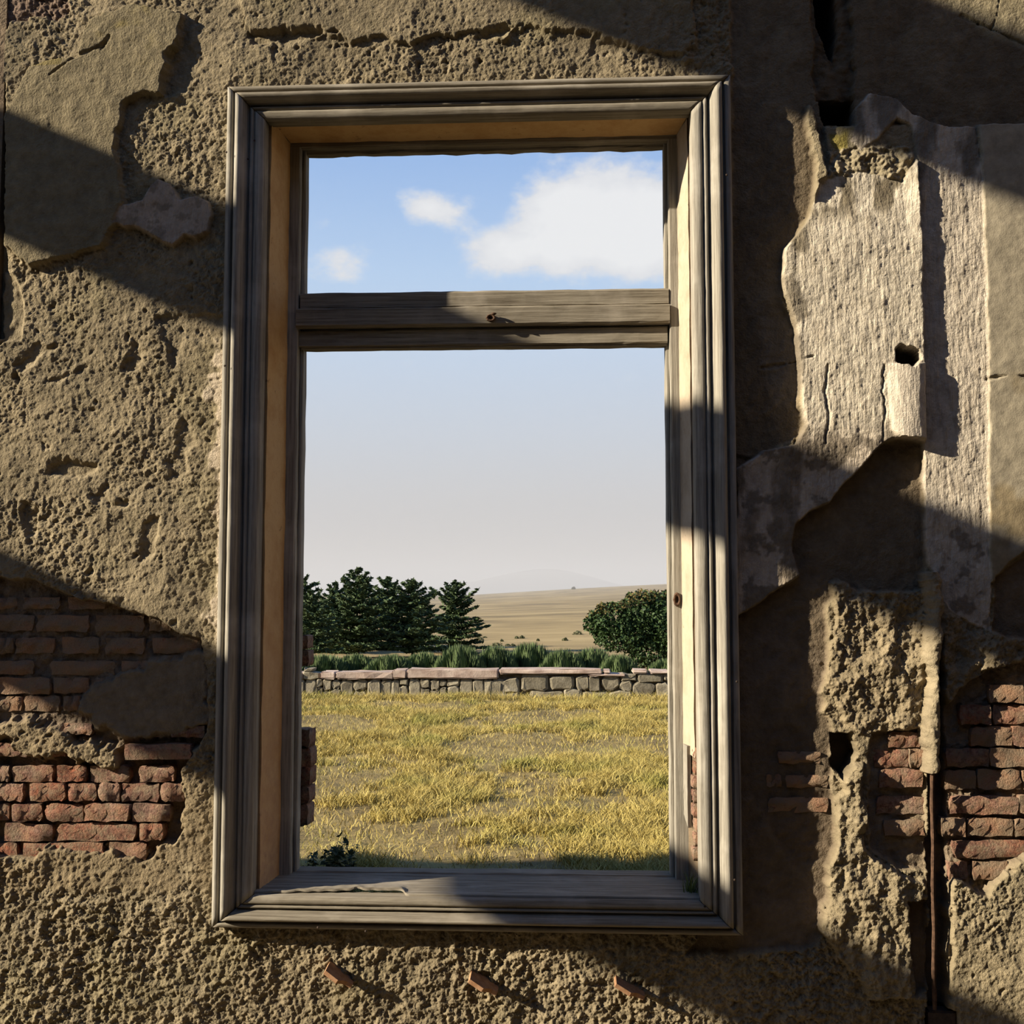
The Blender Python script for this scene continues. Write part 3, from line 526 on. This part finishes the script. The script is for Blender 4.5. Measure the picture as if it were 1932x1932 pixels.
# ------------------------------------------------------------------ small things on the wall
rod = tag(empty('iron_rod', W(1762, 1900, .02)), 'thin rusty iron rod standing in the dark chase of the right wall', 'rod')
bm = bmesh.new(); N = 8; rows = []
for k in range(30):
    py = 1400+k*(1905-1400)/29; c = W(1758+5*(k/29)+.8*math.sin(k*.7), py, -.030+.025*k/29); r_ = .0062*(1+.12*math.sin(k*2.1))
    rows.append([bm.verts.new((c.x+r_*math.cos(2*math.pi*i/N), c.y+r_*math.sin(2*math.pi*i/N), c.z)) for i in range(N)])
for a, b in zip(rows, rows[1:]):
    for i in range(N): bm.faces.new((a[i], a[(i+1) % N], b[(i+1) % N], b[i]))
bm.faces.new(rows[0]); bm.faces.new(rows[-1]); link('bar', bm_mesh('bar', bm), M_ROD, rod)
a, b = W(1750, 1906, .01), W(1803, 1950, .01); bm = bmesh.new(); box(bm, a.x, b.x, .0, .05, b.z, a.z); bmesh.ops.bevel(bm, geom=bm.edges[:], offset=.004, segments=2, affect='EDGES'); link('foot_plate', bm_mesh('foot_plate', bm), M_DARK, rod)
PEG = [((620, 1822), (668, 1858), 'leftmost of the three terracotta clips below the window sill'), ((888, 1838), (940, 1872), 'middle one of the three terracotta clips below the window sill'), ((1160, 1846), (1216, 1880), 'rightmost of the three terracotta clips below the window sill')]
for (p0, p1, lab) in PEG:
    a = W(p0[0]+2, p0[1]-8, -.01); b = W(p1[0], p1[1]-8, -.01); u = (b-a); L = u.length; u.normalize(); dn_ = Vector((-u.z, 0, u.x)); 
    if dn_.z > 0: dn_ = -dn_
    pk = tag(empty('wall_clip', (a+b)/2), lab, 'clip'); bm = bmesh.new(); out = .085
    o2 = [(0, 0), (L, 0), (L, out*.62), (L*.80, out*.66), (L*.66, out*.78), (L*.50, out), (0, out)]; top = []; bot = []
    for (s_, q_) in o2:
        q0 = a+u*s_+Vector((0, -q_+.03, 0))-Vector((0, 0, .10*q_)); top.append(bm.verts.new(q0)); bot.append(bm.verts.new(q0+dn_*.012))
    bm.faces.new(top); bm.faces.new(bot[::-1]); n = len(top)
    for i in range(n): bm.faces.new((top[i], bot[i], bot[(i+1) % n], top[(i+1) % n]))
    bmesh.ops.recalc_face_normals(bm, faces=bm.faces); link('tile_tongue', bm_mesh('tile_tongue', bm), M_TERRA, pk)
# pebbles on the sill
for i, (px, py, lab) in enumerate(((633, 1703, 'pale pebble lying on the sill, leftmost of the three'), (812, 1703, 'pale pebble lying on the sill, middle one of the three'), (1083, 1702, 'pale pebble lying on the sill, rightmost of the three'))):
    yy = -.036; p = W(px, py, yy); 
    o = lathe_blob('pebble', (0, 0, 0), (.006, .005, .0045), M_STONE, None, seed=i); o.location = (p.x, yy, W(px, 1704, yy).z+.003); tag(o, lab, 'pebble', 'pebbles on the sill')
# blades: generic tuft mesh
def blades(name, pts, hts, wid, lean, m, parent=None, segs=2, seed=0):
    """pts (n,3) roots; one tapered bent blade each"""
    r = np.random.default_rng(seed); n = len(pts); a = r.uniform(0, 2*np.pi, n); dr = np.stack([np.cos(a), np.sin(a), 0*a], 1); a2 = r.uniform(0, 2*np.pi, n); sd = np.stack([np.cos(a2), np.sin(a2), 0*a2], 1)*wid/2
    ln = (lean*r.uniform(.3, 1.2, n)*hts)[:, None]; h = hts[:, None]*np.array([[0, 0, 1]])
    p0 = pts; p1 = pts+h*.6+dr*ln*.35; p2 = pts+h+dr*ln
    Vv = np.stack([p0-sd, p0+sd, p1-sd*.7, p1+sd*.7, p2], 1).reshape(-1, 3); k = np.arange(n)[:, None]*5
    Tq = np.concatenate([k+np.array([[0, 1, 3]]), k+np.array([[0, 3, 2]]), k+np.array([[2, 3, 4]])], 1).reshape(-1, 3)
    return link(name, np_mesh(name, Vv, Tq), m, parent)
p = W(1306, 1686, .03); n = 70; pts = np.array(p)+rng.normal(0, .011, (n, 3))*np.array([1.1, 1.4, 0])+np.array([0, .01, -.004]); tag(blades('grass_tuft', pts, rng.uniform(.02, .075, n), .003, .7, M_TUFT), 'small green grass tuft growing in the right corner of the sill', 'grass')

# ------------------------------------------------------------------ rest of the roofless room (lights and shades the wall)
def sbox(name, bxs, m, label, cat):
    bm = bmesh.new()
    for b in bxs: box(bm, *b)
    return tag(link(name, bm_mesh(name, bm), m), label, cat, kind='structure')
sbox('wall_right', [(3.6, 4.0, -8, .45, 0, 7.5)], M_MASON, 'old masonry wall closing the roofless room on the right', 'wall')
sbox('wall_back', [(-5.4, 4.0, -8.4, -8, 0, 7.5)], M_MASON, 'old masonry wall closing the roofless room behind', 'wall')
sbox('wall_left', [(-5.4, -5.0, -8, -3.6, 0, 7.5), (-5.4, -5.0, -.75, .2, 0, 7.5)], M_MASON, 'old masonry wall on the left with a tall opening crossed by the added rails', 'wall')
sbox('floor', [(-5.4, 4.0, -8.4, .0, -.1, 0)], M_FLOOR, 'dry earth floor of the roofless room', 'floor')
tf = tag(empty('shadow_screen', (-5.05, -2.3, 0)), 'added heavy timber rails out of view, casting the shadow bands on the window wall', 'shadow_caster')  # unseen rails, added and sized to cast the slanting shadow bands
def edge_c(px, py): w = W(px, py); return w.z+SLOPE*w.x
RW = .24; XB = -5.2
for (b0, t0) in ((-172, -500), (665, 410), (1532, 1260)):
    cb, ct = edge_c(500, b0), edge_c(500, t0); zb_ = cb-SLOPE*XB; zt_ = ct-SLOPE*(XB+RW)
    bm = bmesh.new(); box(bm, XB, XB+RW, -4.0, -.7, zb_, zt_); bmesh.ops.bevel(bm, geom=bm.edges[:], offset=.01, segments=1, affect='EDGES'); link('shadow_rail', bm_mesh('shadow_rail', bm), M_WY, tf)
cb = edge_c(1900, 392); zb_ = cb-SLOPE*XB; bm = bmesh.new(); box(bm, XB, XB+.03, -4.0, -2.38, zb_, zb_+.035); link('shadow_batten', bm_mesh('shadow_batten', bm), M_WY, tf)  # unseen thin bar, added for the narrow shadow stripe at the right

# ------------------------------------------------------------------ outdoors: ground, field wall, plants
def ground_z(x, y):
    d = y+D
    base = -1.55*sstep(20, 62, d)
    far = np.clip((d-62)/640, 0, 1); tilt = np.clip((x/np.maximum(d, 60)+.075)/.16, -.15, 1.6)
    up = (5.1+6.2*tilt)*far**1.0
    return base+up*1.0+np.where(d > 40, .25*np.sin(x*.03+d*.011)+.18*np.sin(d*.06+x*.02), 0)*sstep(40, 90, d)
ys = np.concatenate([np.linspace(.45, 20, 90), np.linspace(20.4, 80, 80), np.geomspace(81, 720, 120), [760, 900]]); us = np.linspace(-1, 1, 121)
YY = np.repeat(ys[:, None], 121, 1); XX = us[None, :]*(9+YY*.75); ZZ = ground_z(XX, YY)+np.where(YY < 22, .03*fbm(XX, YY, 1.1, 3, 301), 0); ZZ[ys > 745] -= 30
ii = np.arange(XX.size).reshape(XX.shape); Qg = np.stack([ii[:-1, :-1], ii[:-1, 1:], ii[1:, 1:], ii[1:, :-1]], -1).reshape(-1, 4)
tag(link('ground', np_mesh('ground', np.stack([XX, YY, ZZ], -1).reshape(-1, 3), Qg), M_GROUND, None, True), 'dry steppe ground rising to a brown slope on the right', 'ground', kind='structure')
# far hill: a low rounded ridge three kilometres away
n1, n2 = 60, 16; V_ = []
for j in range(n2+1):
    for i in range(n1+1):
        u = i/n1*2-1; w = j/n2; px = 1035+u*420; p = W(px, 1127, 3000+w*900)
        prof = 52*math.exp(-((u*420)/135)**2)+10*math.exp(-((u*420+170)/120)**2)+8
        V_.append((p.x, p.y, (prof/F*3000)*math.sin(math.pi*min(1, w+.0)*.9+.0)+1.6-30*(1-min(1, w*4))))
ii = np.arange((n1+1)*(n2+1)).reshape(n2+1, n1+1); Qh = np.stack([ii[:-1, :-1], ii[:-1, 1:], ii[1:, 1:], ii[1:, :-1]], -1).reshape(-1, 4)
tag(link('hill', np_mesh('hill', np.array(V_), Qh), M_HILL, None, True), 'faint grey hill far away in the haze', 'hill', kind='structure')
# grass of the near field
def field_grass():
    R = []; 
    N = 7600; y = 2.2+12.4*rng.random(N)**1.0; u = rng.random(N); xl = -.40*(y+D)-.6; xr = .40*(y+D)+.6; x = xl+(xr-xl)*u
    den = fbm(x, y*.8, 1.3, 3, 311)+.3*fbm(x, y, .35, 2, 321); keep = rng.random(N) < sstep(-.30, .22, den); x, y, den = x[keep], y[keep], den[keep]
    hts, pts = [], []
    for xi, yi, di in zip(x, y, den):
        k = int(58+40*rng.random()); s = .03+.045*rng.random(); pp = rng.normal(0, s, (k, 2)); hh = (.045+.06*rng.random()+.04*max(0, di))*rng.uniform(.5, 1.1, k)
        pts.append(np.stack([xi+pp[:, 0], yi+pp[:, 1], 0*pp[:, 0]], 1)); hts.append(hh)
    # short sward and a tall fringe below the field wall
    M = 56000; y = 2.2+12.45*rng.random(M); xl = -.40*(y+D)-.6; xr = .40*(y+D)+.6; x = xl+(xr-xl)*rng.random(M); pts.append(np.stack([x, y, 0*x], 1)); hts.append(rng.uniform(.02, .06, M))
    M = 11000; y = 14.2+.42*rng.random(M); xl = -.40*(y+D)-.6; xr = .40*(y+D)+.6; x = xl+(xr-xl)*rng.random(M); pts.append(np.stack([x, y, 0*x], 1)); hts.append(rng.uniform(.06, .15, M))
    P = np.concatenate(pts); Hh = np.concatenate(hts); P[:, 2] = ground_z(P[:, 0], P[:, 1])+.03*fbm(P[:, 0], P[:, 1], 1.1, 3, 301)-.005
    return tag(blades('field_grass', P, Hh, .0062, 1.1, M_GRASS, seed=5), 'golden dry tussock grass covering the field beyond the window', 'grass', kind='stuff')
field_grass()
# stone field wall
YW = 15.0
sw = tag(empty('stone_wall', W(910, 1312, YW)), 'low dry field wall of grey stones with pinkish coping slabs', 'wall')
def stone_obj(name, pts, y0, th, m, seed):
    r = random.Random(seed); bm = bmesh.new(); c = Vector((sum(p.x for p in pts)/len(pts), 0, sum(p.z for p in pts)/len(pts)))
    rows = []
    for s, y in ((.98, th), (1., th*.25), (.97, .012), (.80, r.uniform(-.02, .0))): rows.append([bm.verts.new((c.x+(p.x-c.x)*s, y0+y+r.uniform(-.012, .012), c.z+(p.z-c.z)*s)) for p in pts])
    n = len(pts)
    for a, b in zip(rows, rows[1:]):
        for i in range(n): bm.faces.new((a[i], a[(i+1) % n], b[(i+1) % n], b[i]))
    bm.faces.new(rows[-1]); bmesh.ops.recalc_face_normals(bm, faces=bm.faces); return link(name, bm_mesh(name, bm), m, sw)
def stone_px(x0, x1, y0, y1, seed):
    r = random.Random(seed); w, h = x1-x0, y1-y0; x0 -= .9; x1 += .9; y0 -= .9; y1 += .9; cut = min(w, h)*r.uniform(.10, .34); j = lambda s=2.6: r.uniform(-s, s)
    q = [(x0+cut+j(), y0+j()), (x0+w*.5, y0+j()), (x1-cut+j(), y0+j()), (x1+j(1), y0+cut+j()), (x1+j(1), y1-cut+j()), (x1-cut+j(), y1+j()), (x0+w*.5, y1+j()), (x0+cut+j(), y1+j()), (x0+j(1), y1-cut+j()), (x0+j(1), y0+cut+j())]
    return [W(a, b, YW) for a, b in q]
ST_ = []
x = 380
rs = random.Random(5)
while x < 930:                                                # small rubble on the left
    w = rs.uniform(13, 28)
    if rs.random() < .45: ST_.append((x, x+w-2, 1282, 1317))
    else: c = rs.uniform(1294, 1304); ST_.append((x, x+w-2, 1282, c-1)); ST_.append((x, x+w-2, c+1, 1318))
    x += w
ST_ += [(922, 946, 1286, 1312), (948, 980, 1282, 1306), (984, 1034, 1273, 1303), (940, 982, 1308, 1320), (1038, 1084, 1277, 1299), (1088, 1110, 1276, 1302), (1112, 1132, 1277, 1304), (1064, 1098, 1301, 1316), (1000, 1060, 1305, 1318), (1136, 1168, 1275, 1302), (1100, 1146, 1306, 1318), (1170, 1192, 1284, 1304), (1172, 1200, 1272, 1283), (1194, 1236, 1287, 1314), (1202, 1250, 1272, 1286), (1238, 1262, 1288, 1314), (1148, 1192, 1306, 1318), (1252, 1290, 1270, 1286), (1266, 1310, 1288, 1316), (1294, 1340, 1270, 1287), (1314, 1350, 1290, 1316), (1344, 1390, 1270, 1288), (1354, 1390, 1290, 1316), (572, 602, 1268, 1281), (574, 590, 1262, 1268)]
for a_, b_ in ((150, 378), (1392, 1700)):
    x = a_
    while x < b_:
        w = rs.uniform(24, 46); c = rs.uniform(1292, 1300); ST_ += [(x, x+w-2, 1272, c-1), (x, x+w-2, c+1, 1318)]; x += w
for i, s in enumerate(ST_): stone_obj('stone', stone_px(*s, i), YW, .22, M_STONE, i)
bm = bmesh.new(); a = W(150, 1318, YW); b = W(1700, 1276, YW); box(bm, a.x, b.x, YW+.06, YW+.42, a.z-.1, b.z); link('earth_core', bm_mesh('earth_core', bm), M_JOINT, sw)
for i, (x0, x1, y0, y1, hh) in enumerate(((150, 280, 1263, 1272, 0), (282, 393, 1264, 1272, 0), (1392, 1540, 1263, 1270, 0), (1542, 1700, 1263, 1270, 0), (395, 500, 1270, 1282, 0), (502, 570, 1270, 1282, 0), (604, 632, 1268, 1281, 0), (634, 742, 1268, 1281, .0), (740, 766, 1264, 1280, 0), (768, 940, 1263, 1280, .0), (942, 1136, 1263, 1272, 0), (1138, 1152, 1264, 1271, 0), (1110, 1180, 1272, 1276, 0), (1194, 1222, 1264, 1271, 0), (1226, 1262, 1265, 1271, 0), (1264, 1320, 1263, 1270, 0), (1322, 1390, 1263, 1270, 0))):
    a = W(x0, y1, YW-.05); b = W(x1, y0, YW-.05); bm = bmesh.new(); v = box(bm, a.x, b.x, YW-.06, YW+.40, a.z, b.z); bmesh.ops.bevel(bm, geom=bm.edges[:], offset=.018, segments=2, affect='EDGES')
    bmesh.ops.subdivide_edges(bm, edges=[e for e in bm.edges if e.calc_length() > .3], cuts=5)
    for q in bm.verts: q.co += Vector((rs.uniform(-.006, .006), rs.uniform(-.008, .008), rs.uniform(-.008, .008)))
    link('coping_slab', bm_mesh('coping_slab', bm), M_COPE, sw)

def leaf_cloud(C, Nrm, size, r, flat=.0, elong=1.6):
    """quads around points C; returns verts, quads"""
    n = len(C); a = r.normal(size=(n, 3)); a[:, 2] *= (1-flat); a /= np.linalg.norm(a, axis=1)[:, None]; b = r.normal(size=(n, 3)); b -= a*(a*b).sum(1)[:, None]; b /= np.linalg.norm(b, axis=1)[:, None]
    s = (size*r.uniform(.6, 1.3, n))[:, None]; Vv = np.stack([C-a*s*elong/2, C+b*s*.4, C+a*s*elong/2, C-b*s*.4], 1).reshape(-1, 3)
    return Vv, np.arange(n*4).reshape(-1, 4)
def trunk_mesh(pts, rad):
    bm = bmesh.new(); N = 8; rows = []
    for p, r_ in zip(pts, rad): rows.append([bm.verts.new((p[0]+r_*math.cos(2*math.pi*i/N), p[1]+r_*math.sin(2*math.pi*i/N), p[2])) for i in range(N)])
    for a, b in zip(rows, rows[1:]):
        for i in range(N): bm.faces.new((a[i], a[(i+1) % N], b[(i+1) % N], b[i]))
    bm.faces.new(rows[-1]); return bm_mesh('trunk', bm)
def conifer(px, top, base, half, y, label, seed):
    """layered conifer: trunk plus whorls of flat branches, tips slightly raised"""
    r = np.random.default_rng(seed); b = W(px, base, y); tp = W(px, top, y); hgt = tp.z-b.z; rad = 1.22*half/F*(y+D)
    o = tag(empty('conifer', b), label, 'tree', 'conifers beyond the field wall')
    link('trunk', trunk_mesh([(b.x+.03*math.sin(k), b.y, b.z-.3+(hgt+.2)*k/8) for k in range(9)], [.02*hgt*(1-k/8.6)+.01 for k in range(9)]), M_BARK, o)
    C = []; S = []; BR = []
    lev = 13
    for k in range(lev):
        f = k/(lev-1); z = b.z+hgt*(.10+.86*f); L0 = rad*(1-f)**.55*(.9 if f > .12 else .8)*r.uniform(.85, 1.15)+.03*hgt; nb = 8 if f < .8 else 5
        a0 = r.uniform(0, 6.28)
        for j in range(nb):
            a = a0+6.283*j/nb+r.uniform(-.3, .3); L = L0*r.uniform(.5, 1.3); up_ = (.22+.55*f**2)*r.uniform(.5, 1.4); zz = z+r.uniform(-.025, .025)*hgt
            m = int(45+150*L/rad); s_ = r.random(m)**.75; w_ = (.05+.13*(1-s_))*L*r.normal(size=m)
            cx_ = b.x+math.cos(a)*L*s_-math.sin(a)*w_; cy_ = b.y+math.sin(a)*L*s_+math.cos(a)*w_; cz_ = zz+L*(up_*s_**1.6-.10*s_)+r.normal(size=m)*.006*hgt
            C.append(np.stack([cx_, cy_, cz_], 1)); BR.append((Vector((b.x, b.y, zz)), Vector((b.x+math.cos(a)*L*.85, b.y+math.sin(a)*L*.85, zz+L*(up_*.77-.085)))))
    m = 60; C.append(np.stack([b.x+r.normal(size=m)*.012*hgt, b.y+r.normal(size=m)*.012*hgt, b.z+hgt*(.86+.15*r.random(m))], 1))
    Vv, q = leaf_cloud(np.concatenate(C), None, .030*hgt, r, .6, 2.2); link('foliage', np_mesh('foliage', Vv, q), M_CON, o)
    bm = bmesh.new()
    for p0, p1 in BR:
        d = (p1-p0); sd = Vector((-d.y, d.x, 0)).normalized()*.008*hgt*.5; up_ = Vector((0, 0, .006*hgt)); v = [bm.verts.new(p) for p in (p0-sd, p0+sd, p0+up_, p1)]
        for f in ((0, 1, 3), (1, 2, 3), (2, 0, 3)): bm.faces.new([v[i] for i in f])
    tag(link('branches', bm_mesh('branches', bm), M_BARK, o), kind='stuff')
conifer(556, 1085, 1240, 68, 66, 'leftmost conifer, half hidden behind the window stile', 1)
conifer(584, 1114, 1240, 50, 50, 'low conifer second from the left, next to the window stile', 2)
conifer(632, 1100, 1240, 52, 60, 'slim conifer just left of the tallest conifer', 3)
conifer(674, 1074, 1242, 62, 54, 'tallest conifer of the row', 4)
conifer(730, 1089, 1240, 58, 64, 'conifer just right of the tallest one', 5)
conifer(778, 1094, 1240, 62, 55, 'conifer with a forked top left of the end tree', 6)
conifer(858, 1096, 1238, 58, 60, 'rightmost conifer, standing slightly apart at the end of the row', 7)
def leaf_bush(name, px, base, y, blobs, n, size, m, label, cat, seed, group=None, trunk=True, red=None):
    r = np.random.default_rng(seed); b = W(px, base, y); k = (y+D)/F; b.z = min(b.z, float(ground_z(b.x, b.y))) if y < 40 else b.z
    o = tag(empty(name, b), label, cat, group); C = []; tot = sum(w*h for _, _, w, h in blobs)
    for (bx, by, w, h) in blobs:
        c = W(bx, by, y); q = int(n*w*h/tot); d = r.normal(size=(q, 3)); d /= np.linalg.norm(d, axis=1)[:, None]; rr = (.55+.45*r.random(q)**.5)*(1+.09*np.sin(d[:, 0]*9+seed)*np.cos(d[:, 2]*8))
        C.append(np.array(c)+d*rr[:, None]*np.array([w*k, (w+h)/2*k, h*k]))
    C = np.concatenate(C); C = C[C[:, 2] > float(b.z)+.02]; Vv, q = leaf_cloud(C, None, size, r, 0, 1.5); link('foliage', np_mesh('foliage', Vv, q), m, o)
    if trunk: link('trunk', trunk_mesh([(b.x+.05*math.sin(i), b.y, b.z-.1+i*.2) for i in range(5)], [.07-.008*i for i in range(5)]), M_BARK, o)
    if red:
        s = C[(C[:, 2]-C[:, 0]*.25) > np.quantile(C[:, 2]-C[:, 0]*.25, .93)]; Vv, q = leaf_cloud(s+r.normal(size=s.shape)*.02, None, size, r, 0, 1.5); tag(link('young_leaves', np_mesh('young_leaves', Vv, q), red, o), 'reddish young leaves at the crown edge')
    return o
M_RED = m_leaf('reddish_leaves', (.10, .075, .025), (.15, .11, .035))
leaf_bush('round_tree', 1208, 1262, 21, [(1158, 1172, 48, 36), (1215, 1158, 52, 44), (1262, 1172, 60, 58), (1180, 1200, 60, 32), (1228, 1228, 46, 34), (1290, 1200, 60, 55), (1128, 1178, 28, 20), (1200, 1190, 40, 30)], 20000, .055, M_BUSH, 'round dark leafy tree with a reddish crown edge right of the view', 'tree', 31, red=M_RED)
def broom(px, top, base, half, y, label, seed, group='broom shrubs behind the field wall', m=M_HEDGE, n=4200):
    r = np.random.default_rng(seed); b = W(px, base, y); k = (y+D)/F; b.z = float(ground_z(b.x, b.y)); hg = W(px, top-8, y).z-b.z; rad = half*k
    o = tag(empty('broom_shrub', b), label, 'shrub', group)
    a = r.uniform(0, 6.283, n); q = r.random(n)**.5; dx = np.cos(a)*q; dy = np.sin(a)*q; H_ = hg*(np.sqrt(np.clip(1.05-q**2, 0, 1)))*r.uniform(.6, 1.03, n)
    root = np.stack([b.x+dx*rad*.85, b.y+dy*rad*.85, b.z+H_*.25*r.random(n)], 1); tip = np.stack([b.x+dx*rad*1.15+r.normal(size=n)*.03, b.y+dy*rad*1.15+r.normal(size=n)*.03, b.z+H_], 1)
    sd = np.stack([-np.sin(a*3), np.cos(a*3), 0*a], 1)*.022*(y+D)/23; midp = root*.45+tip*.55+np.stack([dx*.04, dy*.04, 0*dx], 1)
    Vv = np.stack([root, midp-sd, tip, midp+sd], 1).reshape(-1, 3); link('twigs', np_mesh('twigs', Vv, np.arange(n*4).reshape(-1, 4)), m, o); return o
BR_ = [(545, 1250, 50, 'leftmost broom shrub, cut off by the window stile'), (610, 1240, 48, 'low broom shrub under the low left conifers'), (670, 1240, 42, 'low broom shrub under the tallest conifer'), (735, 1240, 46, 'low broom shrub beside the start of the raised coping slab'),
       (800, 1236, 44, 'broom shrub left of the taller shrubs at the middle of the field wall'), (868, 1222, 48, 'tall broom shrub below the rightmost conifer'), (935, 1224, 40, 'broom shrub between the two tallest broom shrubs'), (1000, 1218, 48, 'tall broom shrub standing right of the middle of the wall'), (1062, 1230, 42, 'broom shrub in front of the bare slope'), (1118, 1228, 44, 'broom shrub beside the round leafy tree'), (1168, 1240, 36, 'small broom shrub under the round leafy tree'), (1262, 1248, 40, 'yellowish low broom shrub right of the round tree foot')]
for i, (px, top, half, lab) in enumerate(BR_): broom(px, top, 1300, half, 17.6+1.2*((i*37) % 5)/4, lab, 60+i)
# scrub dots on the plain
labs = ['leftmost', 'second', 'third', 'fourth', 'fifth', 'sixth', 'seventh', 'eighth', 'ninth', 'tenth', 'eleventh', 'twelfth']
for i, (px, py, w, h) in enumerate(sorted(((905, 1209, 9, 6), (938, 1219, 12, 5), (975, 1207, 4, 3), (985, 1205, 6, 4), (1015, 1212, 3, 3), (1066, 1209, 6, 4), (1090, 1200, 10, 5), (958, 1219, 5, 3), (968, 1219, 5, 3), (915, 1204, 4, 2), (1082, 1112, 4, 3), (947, 1213, 3, 3)))):
    # distance at which the ground stands under this line of sight
    y = 20.
    while y < 700 and W(px, py, y).z > float(ground_z(W(px, py, y).x, y)): y += 2.
    k = (y+D)/F; c = W(px, py, y); r = np.random.default_rng(100+i); n = 160; d = r.normal(size=(n, 3)); d /= np.linalg.norm(d, axis=1)[:, None]; d[:, 2] = abs(d[:, 2])
    Vv, q = leaf_cloud(d*np.array([w*k, w*k, h*1.6*k])*(.6+.4*r.random((n, 1))), None, 2.2*k, r)
    o = link('scrub_bush', np_mesh('scrub_bush', Vv, q), M_SCRUB); o.location = (c.x, y, float(ground_z(c.x, y))-.02); tag(o, ('leftmost' if i == 0 else labs[i]+' from the left')+' of the small dark scrub bushes dotting the brown slope', 'shrub', 'scrub bushes on the slope')
# dark weed in the wall's shade, and a clod in the grass
w0 = W(618, 1650, 2.55); wd_ = tag(empty('thistle', (w0.x, 2.55, float(ground_z(0, 2.55)))), 'dark spiny weed just outside the lower left corner of the window', 'weed'); r = np.random.default_rng(9); C = []; bm = bmesh.new()
for s in range(30):
    bx = w0.x+r.uniform(-.13, .14); tz = .16+.19*r.random(); tx = bx+r.uniform(-.03, .03); base = Vector((bx, 2.55+r.uniform(-.06, .06), -.01)); tip = Vector((tx, base.y, tz)); sdv = Vector((.003, 0, 0)); v = [bm.verts.new(p) for p in (base-sdv, base+sdv, base+Vector((0, .006, 0)), tip)]
    for f in ((0, 1, 3), (1, 2, 3), (2, 0, 3)): bm.faces.new([v[i] for i in f])
    q = 60; f = r.random(q); C.append(np.array(base)+(np.array(tip)-np.array(base))*f[:, None]+r.normal(size=(q, 3))*.014)
link('stems', bm_mesh('stems', bm), M_WEED, wd_)['kind'] = 'stuff'; Vv, q = leaf_cloud(np.concatenate(C), None, .019, r, .2, 2.0); link('leaves', np_mesh('leaves', Vv, q), M_WEED, wd_)['kind'] = 'stuff'
p = W(1100, 1474, 0); d_ = D*(EYE)/(EYE-p.z) if False else None
yy = F*EYE/(1474-1127)-D; p = W(1101, 1470, yy); o = lathe_blob('rock', (0, 0, 0), (.055, .04, .03), M_DARK, None, seed=44); o.location = (p.x, yy, .03); tag(o, 'small dark clod lying in the golden grass', 'rock')
# thin dust haze over the distant plain
bm = bmesh.new(); box(bm, -2600, 2600, 75, 5200, -40, 75); hz = link('haze', bm_mesh('haze', bm)); m = bpy.data.materials.new('dust_haze'); m.use_nodes = True; t = NT(m.node_tree)
vs = t.n('ShaderNodeVolumeScatter'); vs.inputs['Color'].default_value = (.92, .90, .905, 1); vs.inputs['Density'].default_value = .00066; vs.inputs['Anisotropy'].default_value = .0
va = t.n('ShaderNodeVolumeAbsorption'); va.inputs['Color'].default_value = (0, 0, 0, 1); va.inputs['Density'].default_value = .00026; ad = t.n('ShaderNodeAddShader'); t.l(vs.outputs[0], ad.inputs[0]); t.l(va.outputs[0], ad.inputs[1])
t.l(ad.outputs[0], t.n('ShaderNodeOutputMaterial').inputs['Volume']); hz.data.materials.append(m); tag(hz, 'pale dust haze over the distant plain', 'haze', kind='stuff')
